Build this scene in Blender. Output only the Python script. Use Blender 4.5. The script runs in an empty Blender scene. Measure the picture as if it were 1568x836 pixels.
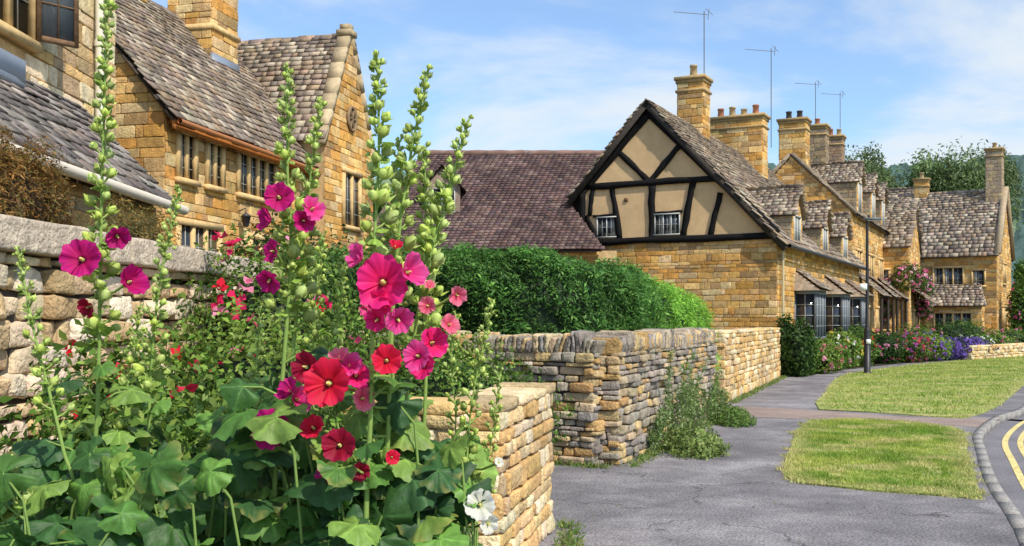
import bpy, math
import numpy as np
from mathutils import Vector
rng=np.random.default_rng(11)
R=rng.uniform
F=1500.0; EYE=1.7
def loc(px,py,d): # survey helper: photo bearing/elevation + distance -> metres
    return np.array([(px-784)/F*d, d, EYE+(490-py)/F*d])
Z3=np.array([0,0,1.0])
def v3(x,y,z=0): return np.array([x,y,z],float)
def unit(v): v=np.asarray(v,float); return v/np.linalg.norm(v)
# ---------------------------------------------------------------- mesh buffers
class MB:
    def __init__(s): s.V=[];s.F=[];s.C=[];s.n=0
    def add(s,V,Fs,col):
        V=np.asarray(V,float).reshape(-1,3); col=np.asarray(col,float)
        if col.ndim==1: col=np.tile(col,(len(V),1))
        s.V.append(V); s.C.append(col)
        if isinstance(Fs,list) and len(set(len(f) for f in Fs))>1:
            for f in Fs: s.F.append(np.array([f])+s.n)
        else: s.F.append(np.asarray(Fs)+s.n)
        s.n+=len(V)
    def batch(s,V,Fs,col): # V (B,n,3) col (B,3) or (B,n,3)
        B,n,_=V.shape; Fs=np.asarray(Fs)
        if B==0: return
        f=(Fs[None]+np.arange(B)[:,None,None]*n).reshape(-1,Fs.shape[1])
        col=np.asarray(col,float)
        if col.ndim==2: col=np.repeat(col[:,None,:],n,1)
        s.V.append(V.reshape(-1,3)); s.C.append(col.reshape(-1,3)); s.F.append(f+s.n); s.n+=B*n
    def build(s,name,mat,parent=None,smooth=False):
        if not s.V: return None
        V=np.concatenate(s.V); C=np.concatenate(s.C)
        me=bpy.data.meshes.new(name)
        me.vertices.add(len(V)); me.vertices.foreach_set('co',V.astype(np.float32).ravel())
        loops=np.concatenate([f.ravel() for f in s.F]); sizes=np.concatenate([np.full(f.shape[0],f.shape[1]) for f in s.F])
        st=np.concatenate([[0],np.cumsum(sizes)[:-1]])
        me.loops.add(len(loops)); me.loops.foreach_set('vertex_index',loops.astype(np.int32))
        me.polygons.add(len(sizes)); me.polygons.foreach_set('loop_start',st.astype(np.int32)); me.polygons.foreach_set('loop_total',sizes.astype(np.int32))
        if smooth: me.polygons.foreach_set('use_smooth',np.ones(len(sizes),bool))
        at=me.color_attributes.new('Col','FLOAT_COLOR','POINT')
        at.data.foreach_set('color',np.concatenate([C,np.ones((len(C),1))],1).astype(np.float32).ravel())
        me.update(calc_edges=True); me.validate()
        me.materials.append(mat)
        ob=bpy.data.objects.new(name,me); bpy.context.collection.objects.link(ob)
        if parent is not None: ob.parent=parent
        return ob
def empty(name):
    e=bpy.data.objects.new(name,None); bpy.context.collection.objects.link(e); return e
# ---------------------------------------------------------------- templates
def cube_t(k,vals=None):
    if vals is None: vals=[-1+2*i/k for i in range(k+1)]
    k=len(vals)-1
    idx={};V=[];Fs=[]
    def vid(p):
        key=tuple(np.round(p,4))
        if key not in idx: idx[key]=len(V);V.append(p)
        return idx[key]
    for ax in range(3):
        for sg in (-1,1):
            for i in range(k):
                for j in range(k):
                    q=[]
                    for di,dj in ((0,0),(1,0),(1,1),(0,1)):
                        p=[0,0,0]; p[ax]=sg; p[(ax+1)%3]=vals[i+di]; p[(ax+2)%3]=vals[j+dj]
                        q.append(vid(tuple(p)))
                    if sg<0: q=q[::-1]
                    Fs.append(q)
    V=np.array(V,float); return V,np.array(Fs)
C1,C1F=cube_t(1)
def rounded(vals,p):
    V,Fs=cube_t(0,vals); n=(np.abs(V)**p).sum(1)**(1/p); return V/n[:,None],Fs
ST2=rounded([-1,-.86,.86,1],16); ST4=rounded([-1,-.82,-.3,.3,.82,1],9)
def corners_w(V):
    W=[]
    for a in (-1,1):
        for b in (-1,1):
            for c in (-1,1): W.append((1+a*V[:,0])*(1+b*V[:,1])*(1+c*V[:,2])/8)
    return np.array(W).T
def obox(mb,O,ax,lo,hi,col):
    lo=np.array(lo,float);hi=np.array(hi,float)
    L=(C1+1)/2*(hi-lo)+lo
    mb.add(O+L@np.array(ax),C1F,col)
def fbox(mb,O,U,N,u0,u1,n0,n1,z0,z1,col): obox(mb,O,(U,N,Z3),(u0,n0,z0),(u1,n1,z1),col)
def pick(pal,n,j=.12):
    pal=np.array(pal); c=pal[rng.integers(0,len(pal),n)]
    return c*R(1-j,1+j,(n,1))*R(.96,1.04,(n,3))
def stone_face(mb,O,U,N,spans,z0,z1,ch,cw,dep,pal,holes=(),gap=.011,irr=.09,T=ST2,dj=.006):
    z=z0; L=[]
    while z<z1-.015:
        h=ch*R(.6,1.5)
        if z+h>z1-ch*.35: h=z1-z
        segs=list(spans(z+h/2))
        for (a0,a1,b0,b1) in holes:
            if b0<z+h*.6 and b1>z+h*.4:
                ns=[]
                for (a,b) in segs:
                    if a1<=a or a0>=b: ns.append((a,b)); continue
                    if a0>a: ns.append((a,a0))
                    if a1<b: ns.append((a1,b))
                segs=ns
        for a,b in segs:
            u=a
            while u<b-.02:
                w=cw*R(.4,1.7)
                if b-(u+w)<cw*.45: w=b-u
                L.append((u+w/2,z+h/2,w,h)); u+=w
        z+=h
    if not L: return
    L=np.array(L);B=len(L);V,Fs=T
    size=np.stack([np.maximum(L[:,2]-gap,.01),np.full(B,dep),np.maximum(L[:,3]-gap,.01)],1)/2
    P=V[None]*size[:,None,:]
    W=corners_w(V); m=np.minimum(size[:,0],size[:,2])
    P=P+np.einsum('nk,bkc->bnc',W,R(-1,1,(B,8,3)))*(m*irr)[:,None,None]
    P=P+R(-1,1,P.shape)*(m*irr*.22)[:,None,None]
    P[:,:,1]+=R(-dj,dj,(B,1))
    Wd=O+ (P[...,0]+L[:,0,None])[...,None]*U + P[...,1,None]*N + (P[...,2]+L[:,1,None])[...,None]*Z3
    mb.batch(Wd,Fs,pick(pal,B,.17))
def tiles(mb,O,U,S,width,length,c0,c1,tw,th,pal,bounds=None,jit=.25):
    N=np.cross(U,S); 
    if N[2]<0: N=-N
    L=[];v=-.04
    while v<length:
        f=min(max(v/length,0),1); c=c0+(c1-c0)*f
        a,b=(0,width) if bounds is None else bounds(v+c/2)
        u=a-R(0,tw*.5) if bounds is None else a
        while u<b:
            w=tw*(R(.6,1.5) if jit>.1 else 1)
            if u+w>b+tw*.25: w=max(b-u,.05)
            L.append((u,v,w,c)); u+=w
        v+=c
    if not L: return
    L=np.array(L);B=len(L)
    T=(C1+1)/2
    x=T[None,:,0]*(L[:,2,None]-.008)+L[:,0,None]
    y=T[None,:,1]*L[:,3,None]*1.35+L[:,1,None]+R(-.12,.12,(B,1))*L[:,3,None]*(jit*2)
    lift=(1-T[None,:,1])*th*1.15+R(-.3,.5,(B,1))*th*jit*2 + (T[None,:,0]-.5)*R(-.4,.4,(B,1))*th*jit*2
    z=T[None,:,2]*th+lift
    z=z+.035*sn(np.stack([L[:,0],L[:,1],L[:,0]*0],1),.9,O[0])[:,None]
    P=O+x[...,None]*U+y[...,None]*S+z[...,None]*N
    mb.batch(P,C1F,pick(pal,B,.2))
def tube(mb,pts,rad,col,seg=8):
    pts=np.array(pts,float);n=len(pts); rad=np.broadcast_to(np.asarray(rad,float),(n,))
    T=np.gradient(pts,axis=0); T/=np.linalg.norm(T,axis=1)[:,None]+1e-9
    ref=np.array([0,1,0.]) if abs(T[0][1])<.8 else np.array([1,0,0.])
    A=np.cross(T,ref);A/=np.linalg.norm(A,axis=1)[:,None]+1e-9;Bv=np.cross(T,A)
    th=np.linspace(0,2*np.pi,seg,endpoint=False)
    V=pts[:,None]+rad[:,None,None]*(np.cos(th)[None,:,None]*A[:,None]+np.sin(th)[None,:,None]*Bv[:,None])
    i=np.arange(n-1)[:,None]*seg;j=np.arange(seg)[None];k=(j+1)%seg
    Fs=np.stack([i+j,i+k,i+seg+k,i+seg+j],-1).reshape(-1,4)
    mb.add(V.reshape(-1,3),Fs,col)
    mb.add(V[-1],[list(range(seg))],col if np.ndim(col)==1 else col[-1])
def sph(nu,nv):
    V=[(0,0,1)];
    for i in range(1,nv):
        for j in range(nu):
            a=math.pi*i/nv;b=2*math.pi*j/nu; V.append((math.sin(a)*math.cos(b),math.sin(a)*math.sin(b),math.cos(a)))
    V.append((0,0,-1)); T=[]
    for j in range(nu): T.append((0,1+j,1+(j+1)%nu,1+(j+1)%nu))
    for i in range(nv-2):
        for j in range(nu): a=1+i*nu; T.append((a+j,a+nu+j,a+nu+(j+1)%nu,a+(j+1)%nu))
    a=1+(nv-2)*nu
    for j in range(nu): T.append((a+j,len(V)-1,a+(j+1)%nu,a+(j+1)%nu))
    V=np.array(V);quads=[t for t in T if len(set(t))==4];tris=[tuple(dict.fromkeys(t)) for t in T if len(set(t))==3]
    return V,np.array(quads),np.array(tris)
SP=sph(8,6); SPL=sph(20,12)
def blob(mb,c,r,col,T=SPL,noise=.0):
    V=T[0]*np.array(r)
    if noise: V=V*(1+R(-noise,noise,(len(V),1)))
    n0=mb.n; mb.add(V+c,T[1],col); mb.F.append(T[2]+n0)
def leaves(mb,P,N,size,cols,aspect=.5,fold=.15):
    n=len(P); N=N/(np.linalg.norm(N,axis=1)[:,None]+1e-9)
    r=rng.normal(size=(n,3)); T=np.cross(N,r);T/=np.linalg.norm(T,axis=1)[:,None]+1e-9;Bv=np.cross(N,T)
    size=np.broadcast_to(np.asarray(size,float),(n,))[:,None]
    V=np.stack([P,P+T*size*.55+Bv*size*aspect*.5+N*size*fold,P+T*size,P+T*size*.5-Bv*size*aspect*.5+N*size*fold],1)
    mb.batch(V,[[0,1,2,3]],cols)
def sn(P,f,seed=0): # cheap smooth noise -1..1
    x,y,z=(P[:,0]*f,P[:,1]*f,P[:,2]*f)
    return (np.sin(x*1.3+y*2.1+seed)+np.sin(y*1.7-z*2.3+seed*2.1+np.sin(x*.9))+np.sin(z*1.9+x*2.7+seed*.7+np.sin(y*1.1)))/3
# ---------------------------------------------------------------- materials
def mat_attr(name,rough=.85,nscale=6,namt=.35,bump=.3,bscale=30,bdist=.01,lichen=None,lthr=.6,lscale=3,trans=0,spec=.3,big=0):
    m=bpy.data.materials.new(name);m.use_nodes=True;nt=m.node_tree;N=nt.nodes;Lk=nt.links
    b=N['Principled BSDF'];out=N['Material Output']
    b.inputs['Roughness'].default_value=rough; b.inputs['Specular IOR Level'].default_value=spec
    at=N.new('ShaderNodeAttribute');at.attribute_name='Col'
    tc=N.new('ShaderNodeTexCoord')
    no=N.new('ShaderNodeTexNoise');no.inputs['Scale'].default_value=nscale;no.inputs['Detail'].default_value=6;no.inputs['Roughness'].default_value=.65
    Lk.new(tc.outputs['Object'],no.inputs['Vector'])
    mr=N.new('ShaderNodeMapRange');mr.inputs[1].default_value=.3;mr.inputs[2].default_value=.7;mr.inputs[3].default_value=1-namt;mr.inputs[4].default_value=1+namt
    Lk.new(no.outputs['Fac'],mr.inputs[0])
    mx=N.new('ShaderNodeVectorMath');mx.operation='SCALE';Lk.new(at.outputs['Color'],mx.inputs[0]);Lk.new(mr.outputs[0],mx.inputs['Scale'])
    cur=mx.outputs[0]
    if big: # broad weather staining
        nb=N.new('ShaderNodeTexNoise');nb.inputs['Scale'].default_value=.55;nb.inputs['Detail'].default_value=5;Lk.new(tc.outputs['Object'],nb.inputs['Vector'])
        rb_=N.new('ShaderNodeMapRange');rb_.inputs[1].default_value=.35;rb_.inputs[2].default_value=.65;rb_.inputs[3].default_value=1-big;rb_.inputs[4].default_value=1+big*.6;Lk.new(nb.outputs['Fac'],rb_.inputs[0])
        sb_=N.new('ShaderNodeVectorMath');sb_.operation='SCALE';Lk.new(cur,sb_.inputs[0]);Lk.new(rb_.outputs[0],sb_.inputs['Scale']);cur=sb_.outputs[0]
    if lichen is not None:
        n2=N.new('ShaderNodeTexNoise');n2.inputs['Scale'].default_value=lscale;n2.inputs['Detail'].default_value=8;n2.inputs['Roughness'].default_value=.75
        Lk.new(tc.outputs['Object'],n2.inputs['Vector'])
        r2=N.new('ShaderNodeMapRange');r2.inputs[1].default_value=lthr;r2.inputs[2].default_value=lthr+.08;r2.inputs[3].default_value=0;r2.inputs[4].default_value=.8
        Lk.new(n2.outputs['Fac'],r2.inputs[0])
        mm=N.new('ShaderNodeMix');mm.data_type='RGBA';Lk.new(r2.outputs[0],mm.inputs[0]);Lk.new(cur,mm.inputs[6]);mm.inputs[7].default_value=(*lichen,1);cur=mm.outputs[2]
    Lk.new(cur,b.inputs['Base Color'])
    if bump:
        n3=N.new('ShaderNodeTexNoise');n3.inputs['Scale'].default_value=bscale;n3.inputs['Detail'].default_value=5
        Lk.new(tc.outputs['Object'],n3.inputs['Vector'])
        bp=N.new('ShaderNodeBump');bp.inputs['Strength'].default_value=bump;bp.inputs['Distance'].default_value=bdist
        Lk.new(n3.outputs['Fac'],bp.inputs['Height']);Lk.new(bp.outputs[0],b.inputs['Normal'])
    if trans:
        tr=N.new('ShaderNodeBsdfTranslucent');Lk.new(cur,tr.inputs['Color'])
        ms=N.new('ShaderNodeMixShader');ms.inputs[0].default_value=trans
        Lk.new(b.outputs[0],ms.inputs[1]);Lk.new(tr.outputs[0],ms.inputs[2]);Lk.new(ms.outputs[0],out.inputs['Surface'])
    return m
M={}
M['wall_stones']=mat_attr('golden_limestone',.9,9,.32,.8,28,.025,(.26,.155,.065),.62,2.6,big=.22)
M['mortar']=mat_attr('lime_mortar',.95,5,.3,.4,40)
M['roof_tiles']=mat_attr('stone_tiles',.9,5,.4,.5,30,.02,(.42,.38,.30),.585,6,big=.2)
M['clay_tiles']=mat_attr('clay_tiles',.85,2,.35,.4,30,.01,(.30,.265,.25),.62,1.3,big=.25)
M['dry_stone']=mat_attr('dry_stone',.95,9,.4,.9,35,.025,(.60,.54,.42),.62,9,big=.15)
M['trim']=mat_attr('dressed_stone',.85,6,.25,.3,40,.01)
M['paint']=mat_attr('paint',.5,3,.08,0)
M['timber']=mat_attr('timber',.8,12,.3,.4,40,.01,spec=.1)
M['plaster']=mat_attr('plaster',.9,2.5,.12,.3,22,.012,big=.1)
M['metal']=mat_attr('metal',.45,4,.1,0,spec=.5)
M['glass']=mat_attr('window_glass',.08,2,.3,.05,3,.01,spec=.6)
M['foliage']=mat_attr('foliage',.55,3,.3,0,trans=.35,spec=.3)
M['hfol']=mat_attr('hollyhock_leaf',.5,40,.22,.45,70,.005,trans=.3,spec=.35)
M['bud']=mat_attr('bud_green',.55,60,.12,.1,90,.002,trans=.3)
M['petal']=mat_attr('petal',.55,50,.08,.25,60,.003,trans=.4,spec=.2)
M['bark']=mat_attr('bark',.95,8,.3,.5,30,.02)
M['grass']=mat_attr('grass_blades',.7,2,.2,0,trans=.3,spec=.2)
# ---------------------------------------------------------------- palettes
GOLD=[(.66,.365,.10),(.60,.31,.075),(.71,.46,.18),(.50,.265,.075),(.68,.49,.24),(.63,.41,.16),(.55,.36,.16),(.67,.39,.12),(.40,.25,.11)]
PALE=[(.68,.54,.35),(.58,.42,.24),(.74,.62,.46),(.54,.37,.19),(.70,.57,.42)]
PALEG=[(.71,.50,.25),(.66,.43,.18),(.75,.59,.35),(.58,.37,.15),(.74,.61,.40),(.50,.36,.2)]
GREY=[(.31,.265,.21),(.39,.335,.265),(.23,.20,.17),(.46,.36,.23),(.46,.29,.12),(.34,.29,.235),(.52,.38,.19),(.27,.24,.21)]
ROOF=[(.27,.205,.15),(.37,.295,.22),(.19,.15,.12),(.44,.37,.28),(.31,.225,.15),(.24,.19,.155)]
CLAY=[(.115,.07,.066),(.155,.095,.082),(.092,.062,.064),(.18,.125,.108),(.135,.085,.085)]
TRIM=(.64,.44,.20)
MORT=(.54,.37,.18)
class Bld:
    def __init__(s,name): s.e=empty(name); s.b={}
    def __getitem__(s,k): return s.b.setdefault(k,MB())
    def finish(s):
        mats={'walls':'wall_stones','mortar':'mortar','roof_tiles':'roof_tiles','clay_roof_tiles':'clay_tiles','trim':'trim','paintwork':'paint','timber_frame':'timber','plaster_panels':'plaster','metalwork':'metal','windows':'glass','chimney_pots':'trim'}
        for k,m in s.b.items(): m.build(k,M[mats[k]],s.e,smooth=False)
def window(B,O,U,N,u0,u1,z0,z1,lights=2,style='stone',rows=3,proud=.0,bars=True):
    c=TRIM if style=='stone' else (.50,.51,.48)
    g=(.025,.03,.035)
    fbox(B['windows'],O,U,N,u0,u1,.0+proud,.012+proud,z0,z1,g)
    tb=B['trim'] if style=='stone' else B['paintwork']
    w=.11 if style=='stone' else .035
    P0,P1=-.02+proud,.085+proud
    if style!='stone': P1=.05+proud
    fbox(tb,O,U,N,u0-w,u0,P0,P1,z0,z1,c);fbox(tb,O,U,N,u1,u1+w,P0,P1,z0,z1,c)
    fbox(tb,O,U,N,u0-w*1.1,u1+w*1.1,P0,P1+.02,z1,z1+w*1.1,c);fbox(tb,O,U,N,u0-w*1.2,u1+w*1.2,P0,P1+.04,z0-w*.9,z0,c)
    for i in range(1,lights):
        u=u0+(u1-u0)*i/lights; m=w*.42
        fbox(tb,O,U,N,u-m,u+m,P0,P1-.012,z0,z1,c)
    if bars:
        bc=(.36,.34,.29) if style=='stone' else (.45,.46,.44); bw=.009 if style=='stone' else .006
        for i in range(lights):
            a=u0+(u1-u0)*i/lights;b=u0+(u1-u0)*(i+1)/lights
            fbox(B['paintwork'],O,U,N,(a+b)/2-bw,(a+b)/2+bw,.013+proud,.026+proud,z0,z1,bc)
            for r in range(1,rows): z=z0+(z1-z0)*r/rows; fbox(B['paintwork'],O,U,N,a,b,.0135+proud,.024+proud,z-bw,z+bw,bc)
            if R(0,1)<.6:
                cw_=(b-a)*R(.15,.35); fbox(B['windows'],O,U,N,a+.02,a+.02+cw_,.0121+proud,.0128+proud,z0+.03,z1-.03,(.3,.28,.24))
def chimney(B,cx,cy,a,b,wa,wb,z0,z1,pots=2,pal=GOLD,potcol=(.45,.2,.12)):
    C=v3(cx,cy); full=lambda w:(lambda z:[(0,w)])
    for U,N,wu,wn in ((a,-b,wa,wb),(a,b,wa,wb),(b,-a,wb,wa),(b,a,wb,wa)):
        O=C-U*wu/2+N*wn/2
        stone_face(B['walls'],O,U,N,full(wu),z0,z1,.2,.38,.06,pal)
    obox(B['mortar'],C,(a,b,Z3),(-wa/2+.01,-wb/2+.01,z0),(wa/2-.01,wb/2-.01,z1),MORT)
    for zz,e,h in ((z1-.45,.07,.09),(z1-.12,.06,.12),(z1,.11,.12)):
        obox(B['trim'],C,(a,b,Z3),(-wa/2-e,-wb/2-e,zz+.001),(wa/2+e,wb/2+e,zz+h),np.array(TRIM)*R(.45,.7))
    for i in range(pots):
        o=(i-(pots-1)/2)*min(wa/max(pots,1),.5) if wa>=wb else 0
        o2=0 if wa>=wb else (i-(pots-1)/2)*min(wb/pots,.5)
        p=C+a*o+b*o2; zt=z1+.12; h=R(.3,.5); col=potcol if R(0,1)<.6 else (.5,.38,.22)
        tube(B['chimney_pots'],[p+Z3*zt,p+Z3*(zt+h*.85),p+Z3*(zt+h*.86),p+Z3*(zt+h)],[.15,.12,.15,.14],col,10)
def antenna(B,x,y,z0,z1,dirx=-1,L=1.2):
    tube(B['metalwork'],[v3(x,y,z0),v3(x,y,z1)],.018,(.12,.12,.13),6)
    d=unit(v3(dirx,-.25))
    p=v3(x,y,z1-.12); tube(B['metalwork'],[p-d*.15,p+d*L],.013,(.15,.15,.16),5)
    q=unit(v3(.25,1,0)); 
    for i in range(9):
        c=p+d*(.05+L*.93*i/8); tube(B['metalwork'],[c-q*.16-Z3*.05,c+q*.16+Z3*.05],.006,(.15,.15,.16),4)
    tube(B['metalwork'],[p-d*.15-Z3*.18,p-d*.2+Z3*.22],.012,(.15,.15,.16),5); tube(B['metalwork'],[p-d*.35,p-d*.05+Z3*.22],.01,(.15,.15,.16),5)
def roofline(W,tr,zf,zb,zr):
    def sp(z,lo=0,hi=None):
        a=0 if z<=zf else tr*(z-zf)/(zr-zf); b=W if z<=zb else W-(W-tr)*(z-zb)/(zr-zb)
        return [(a,b)] if b-a>.05 else []
    return sp
def house(B,O,a,b,L,W,zf,zr,tr=None,zb=None,front=True,end0=True,end1=True,back=False,wins=(),roof='roof_tiles',rpal=ROOF,pal=GOLD,ov=.3,ch=.19,cw=.4,e0top=None,c0=.3,c1=.14,tw=.3,th=.03,verge=.12,holes_front=(),backtiles=True):
    tr=W/2 if tr is None else tr; zb=zf if zb is None else zb
    O=np.asarray(O,float); sp=roofline(W,tr,zf,zb,zr); mc=MORT
    faces={'front':(O,a,-b),'end0':(O,b,-a),'end1':(O+a*L,b,a),'back':(O+b*W,a,b)}
    hs={k:[] for k in faces}
    for w in wins:
        f,u0,u1,z0,z1=w[:5]; hs[f].append((u0-.1,u1+.1,z0-.1,z1+.12))
        kw=w[5] if len(w)>5 else {}
        window(B,*faces[f],u0,u1,z0,z1,**kw)
    hs['front']+=list(holes_front)
    full=lambda z:[(0,L)]
    m=B['mortar']
    def poly(pts,f):
        O_,U,N=faces[f]; m.add([O_+U*p[0]+N*(-.005)+Z3*p[1] for p in pts],[list(range(len(pts)))],mc)
    gp=[(0,0),(W,0),(W,zb),(tr,zr),(0,zf)]
    poly([(0,0),(L,0),(L,zf),(0,zf)],'front');poly(gp,'end0');poly(gp,'end1');poly([(0,0),(L,0),(L,zb),(0,zb)],'back')
    if front: stone_face(B['walls'],*faces['front'],full,0,zf,ch,cw,.05,pal,hs['front'])
    if end0: stone_face(B['walls'],*faces['end0'],sp,0,e0top or zr,ch,cw,.05,pal,hs['end0'])
    if end1: stone_face(B['walls'],*faces['end1'],sp,0,zr,ch,cw,.05,pal,hs['end1'])
    for side,tt,ze,org,dr in (('f',tr,zf,O,b),('b',W-tr,zb,O+b*W,-b)):
        S=unit(dr*tt+Z3*(zr-ze)); ln=math.hypot(tt,zr-ze); ovl=ov*1.3
        E=org+Z3*ze-S*ovl - a*verge + Z3*.05
        B[roof].add([E,E+a*(L+2*verge),E+a*(L+2*verge)+S*(ln+ovl),E+S*(ln+ovl)],[[0,1,2,3]],np.array(rpal[2]))
        obox(B[roof],E,(a,S,unit(np.cross(a,S))),(0,0,-.04),(L+2*verge,ln+ovl,-.005),np.array(rpal[2])*.7)
        if side=='f' or backtiles: tiles(B[roof],E+unit(np.cross(a,S))*(.03 if np.cross(a,S)[2]>0 else -.03),a,S,L+2*verge,ln+ovl,c0,c1,tw,th,rpal)
    rp=O+b*tr+Z3*(zr+.08)-a*verge; n=int((L+2*verge)/.45)
    for i in range(n):
        s0=i*(L+2*verge)/n; q=rp+a*s0; h=R(-.01,.015); w_=(L+2*verge)/n-.015
        for sg in (1,-1):
            S=unit(b*sg*tr*.8-Z3*(zr-zf)*.8); Nn=unit(np.cross(a,S)); Nn=Nn if Nn[2]>0 else -Nn
            obox(B[roof],q+Z3*(.05+h),(a,S,Nn),(0,-.02,-.0),(w_,.2,.035),pick(rpal,1)[0]*1.15)
def dormer(B,O,a,b,s0,w,z0,ze,zr,depth,rpal=ROOF,style='white',pal=GOLD,cheek=True):
    """gabled dormer, front at O (t=0), ridge along b"""
    P=O+a*s0
    fr=(P,a,-b)
    sp=lambda z:[(0,w)] if z<ze else [((z-ze)/(zr-ze)*w/2,w-(z-ze)/(zr-ze)*w/2)]
    B['mortar'].add([P+Z3*z0,P+a*w+Z3*z0,P+a*w+Z3*ze,P+a*w/2+Z3*zr,P+Z3*ze],[[0,1,2,3,4]],MORT)
    stone_face(B['walls'],*fr,sp,z0,zr,.16,.3,.05,pal,[(w*.2,w*.8,z0+.1,ze+.05)])
    window(B,*fr,w*.24,w*.76,z0+.2,ze-.02,lights=2,style=style,rows=2)
    for q,n in ((P,-a),(P+a*w,a)):
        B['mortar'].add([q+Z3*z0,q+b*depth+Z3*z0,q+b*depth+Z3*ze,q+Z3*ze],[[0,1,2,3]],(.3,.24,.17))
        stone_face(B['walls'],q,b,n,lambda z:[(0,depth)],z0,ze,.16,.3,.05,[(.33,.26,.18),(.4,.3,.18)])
    ov=.14
    for q,dr in ((P,a),(P+a*w,-a)):
        S=unit(dr*w/2+Z3*(zr-ze)); ln=math.hypot(w/2,zr-ze)
        E=q+Z3*(ze+.03)-S*ov-b*.15
        B['roof_tiles'].add([E,E+b*(depth+.15),E+b*(depth+.15)+S*(ln+ov),E+S*(ln+ov)],[[0,1,2,3]],rpal[2])
        tiles(B['roof_tiles'],E+Z3*.05,b,S,depth+.15,ln+ov,.17,.12,.22,.025,rpal)
# ================================================================= HOUSES ON THE LEFT
XA=v3(1,0);YA=v3(0,1)
H=Bld('cottage_with_drainpipe')
O1=v3(-5.4,4.0)
hol=[(5.35,7.0,4.65,6.6)]
H['mortar'].add([O1+XA*-.01,O1+XA*-.01+YA*9.3,O1+XA*-.01+YA*9.3+Z3*9,O1+XA*-.01+Z3*9],[[0,1,2,3]],MORT)
H['mortar'].add([O1+YA*9.3,O1+YA*9.3-XA*6,O1+YA*9.3-XA*6+Z3*9,O1+YA*9.3+Z3*9],[[0,1,2,3]],MORT)
stone_face(H['walls'],O1,YA,XA,lambda z:[(0,9.3)],3.5,9,.2,.42,.05,PALEG,hol,T=ST2)
stone_face(H['walls'],O1+YA*9.3,-XA,YA,lambda z:[(0,3)],0,9,.2,.42,.05,PALEG)
window(H,O1,YA,XA,5.45,6.9,4.8,6.5,lights=3,rows=4)
# open casement
q=O1+YA*6.92+XA*.1; du=unit(v3(.75,.8)); nq=np.cross(Z3,du)
fbox(H['windows'],q,du,nq,.03,.42,-.004,.004,4.85,6.45,(.10,.12,.14))
for (x0,x1,z0,z1) in ((0,.05,4.82,6.48),(.41,.46,4.82,6.48),(.05,.41,4.82,4.88),(.05,.41,6.42,6.48),(.225,.24,4.88,6.42),(.05,.41,5.25,5.265),(.05,.41,5.65,5.665),(.05,.41,6.05,6.065)): fbox(H['timber_frame'],q,du,nq,x0,x1,-.02,.02,z0,z1,(.20,.12,.07))
tube(H['paintwork'],[O1+XA*.12+YA*8.55+Z3*4.1,O1+XA*.12+YA*8.55+Z3*9],.055,(.72,.68,.56),10)
for z in (5.2,6.6,8): tube(H['paintwork'],[O1+XA*.12+YA*8.55+Z3*z,O1+XA*.12+YA*8.55+Z3*(z+.08)],.07,(.72,.68,.56),10)
tube(H['paintwork'],[v3(-5.1,4,6.95),v3(-5.05,13.4,6.9)],.07,(.6,.56,.47),8)
# lean-to
E=v3(-4.2,4,3.1);Tp=v3(-5.38,4,4.25);S=unit(Tp-E);ln=np.linalg.norm(Tp-E)
H['roof_tiles'].add([E,E+YA*8.3,E+YA*8.3+S*ln,E+S*ln],[[0,1,2,3]],ROOF[2])
tiles(H['roof_tiles'],E+Z3*.05,YA,S,8.3,ln,.2,.13,.24,.026,[(.20,.17,.155),(.28,.24,.215),(.14,.12,.11),(.34,.30,.265),(.24,.195,.165)],jit=.4)
obox(H['metalwork'],Tp+v3(.02,0,.1),(YA,-S,unit(np.cross(YA,-S))),(0,0,-.02),(6.4,.26,.03),(.36,.41,.47))
fbox(H['metalwork'],v3(-5.36,4),YA,XA,0,6.6,0.02,.1,4.25,4.5,(.36,.41,.47))
stone_face(H['walls'],v3(-4.45,4),YA,XA,lambda z:[(0,8.2)],0,3.1,.18,.4,.05,PALEG,[(3,4.6,1,2.4)])
stone_face(H['walls'],v3(-4.45,12.2),-XA,YA,lambda z:[(0,1)],0,3.0,.18,.4,.05,PALEG)
H['mortar'].add([v3(-4.46,4),v3(-4.46,12.2),v3(-4.46,12.2,3.1),v3(-4.46,4,3.1)],[[0,1,2,3]],MORT)
H['mortar'].add([v3(-4.46,12.19),v3(-5.4,12.19),v3(-5.4,12.19,4.2),v3(-4.46,12.19,3.3)],[[0,1,2,3]],MORT)
tube(H['paintwork'],[v3(-4.13,4,3.12),v3(-4.13,12.35,3.08)],.06,(.70,.62,.50),10)
H.finish()

H=Bld('manor_house')
a=unit(v3(.227,.974));b=unit(v3(-.974,.227));O2=v3(-6.2,17.5)
wins=[('front',.4,.87,4.3,5.12,dict(lights=2,rows=4)),('front',1.4,1.87,4.3,5.12,dict(lights=2,rows=4)),('front',2.6,4.15,4.3,5.12,dict(lights=4,rows=4)),
      ('front',.4,1.75,2.3,3.45,dict(lights=3,rows=3)),('front',3.1,4.3,2.3,3.4,dict(lights=3,rows=3))]
house(H,O2,a,b,6.5,5.0,5.5,8.5,wins=wins,ov=.28,c0=.22,c1=.12,tw=.24,th=.03,ch=.17,cw=.34)
fbox(H['timber_frame'],O2,a,-b,-.1,5.85,.2,.25,5.10,5.25,(.46,.17,.045))
fbox(H['timber_frame'],O2,a,-b,0,5.85,.05,.2,5.34,5.38,(.38,.16,.05))
for i in range(26): fbox(H['timber_frame'],O2,a,-b,.05+i*.225,.11+i*.225,.07,.27,5.24,5.34,(.46,.2,.06))
tube(H['metalwork'],[O2-b*.36-a*.1+Z3*5.22,O2-b*.36+a*5.85+Z3*5.19],.05,(.42,.16,.05),8)
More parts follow.
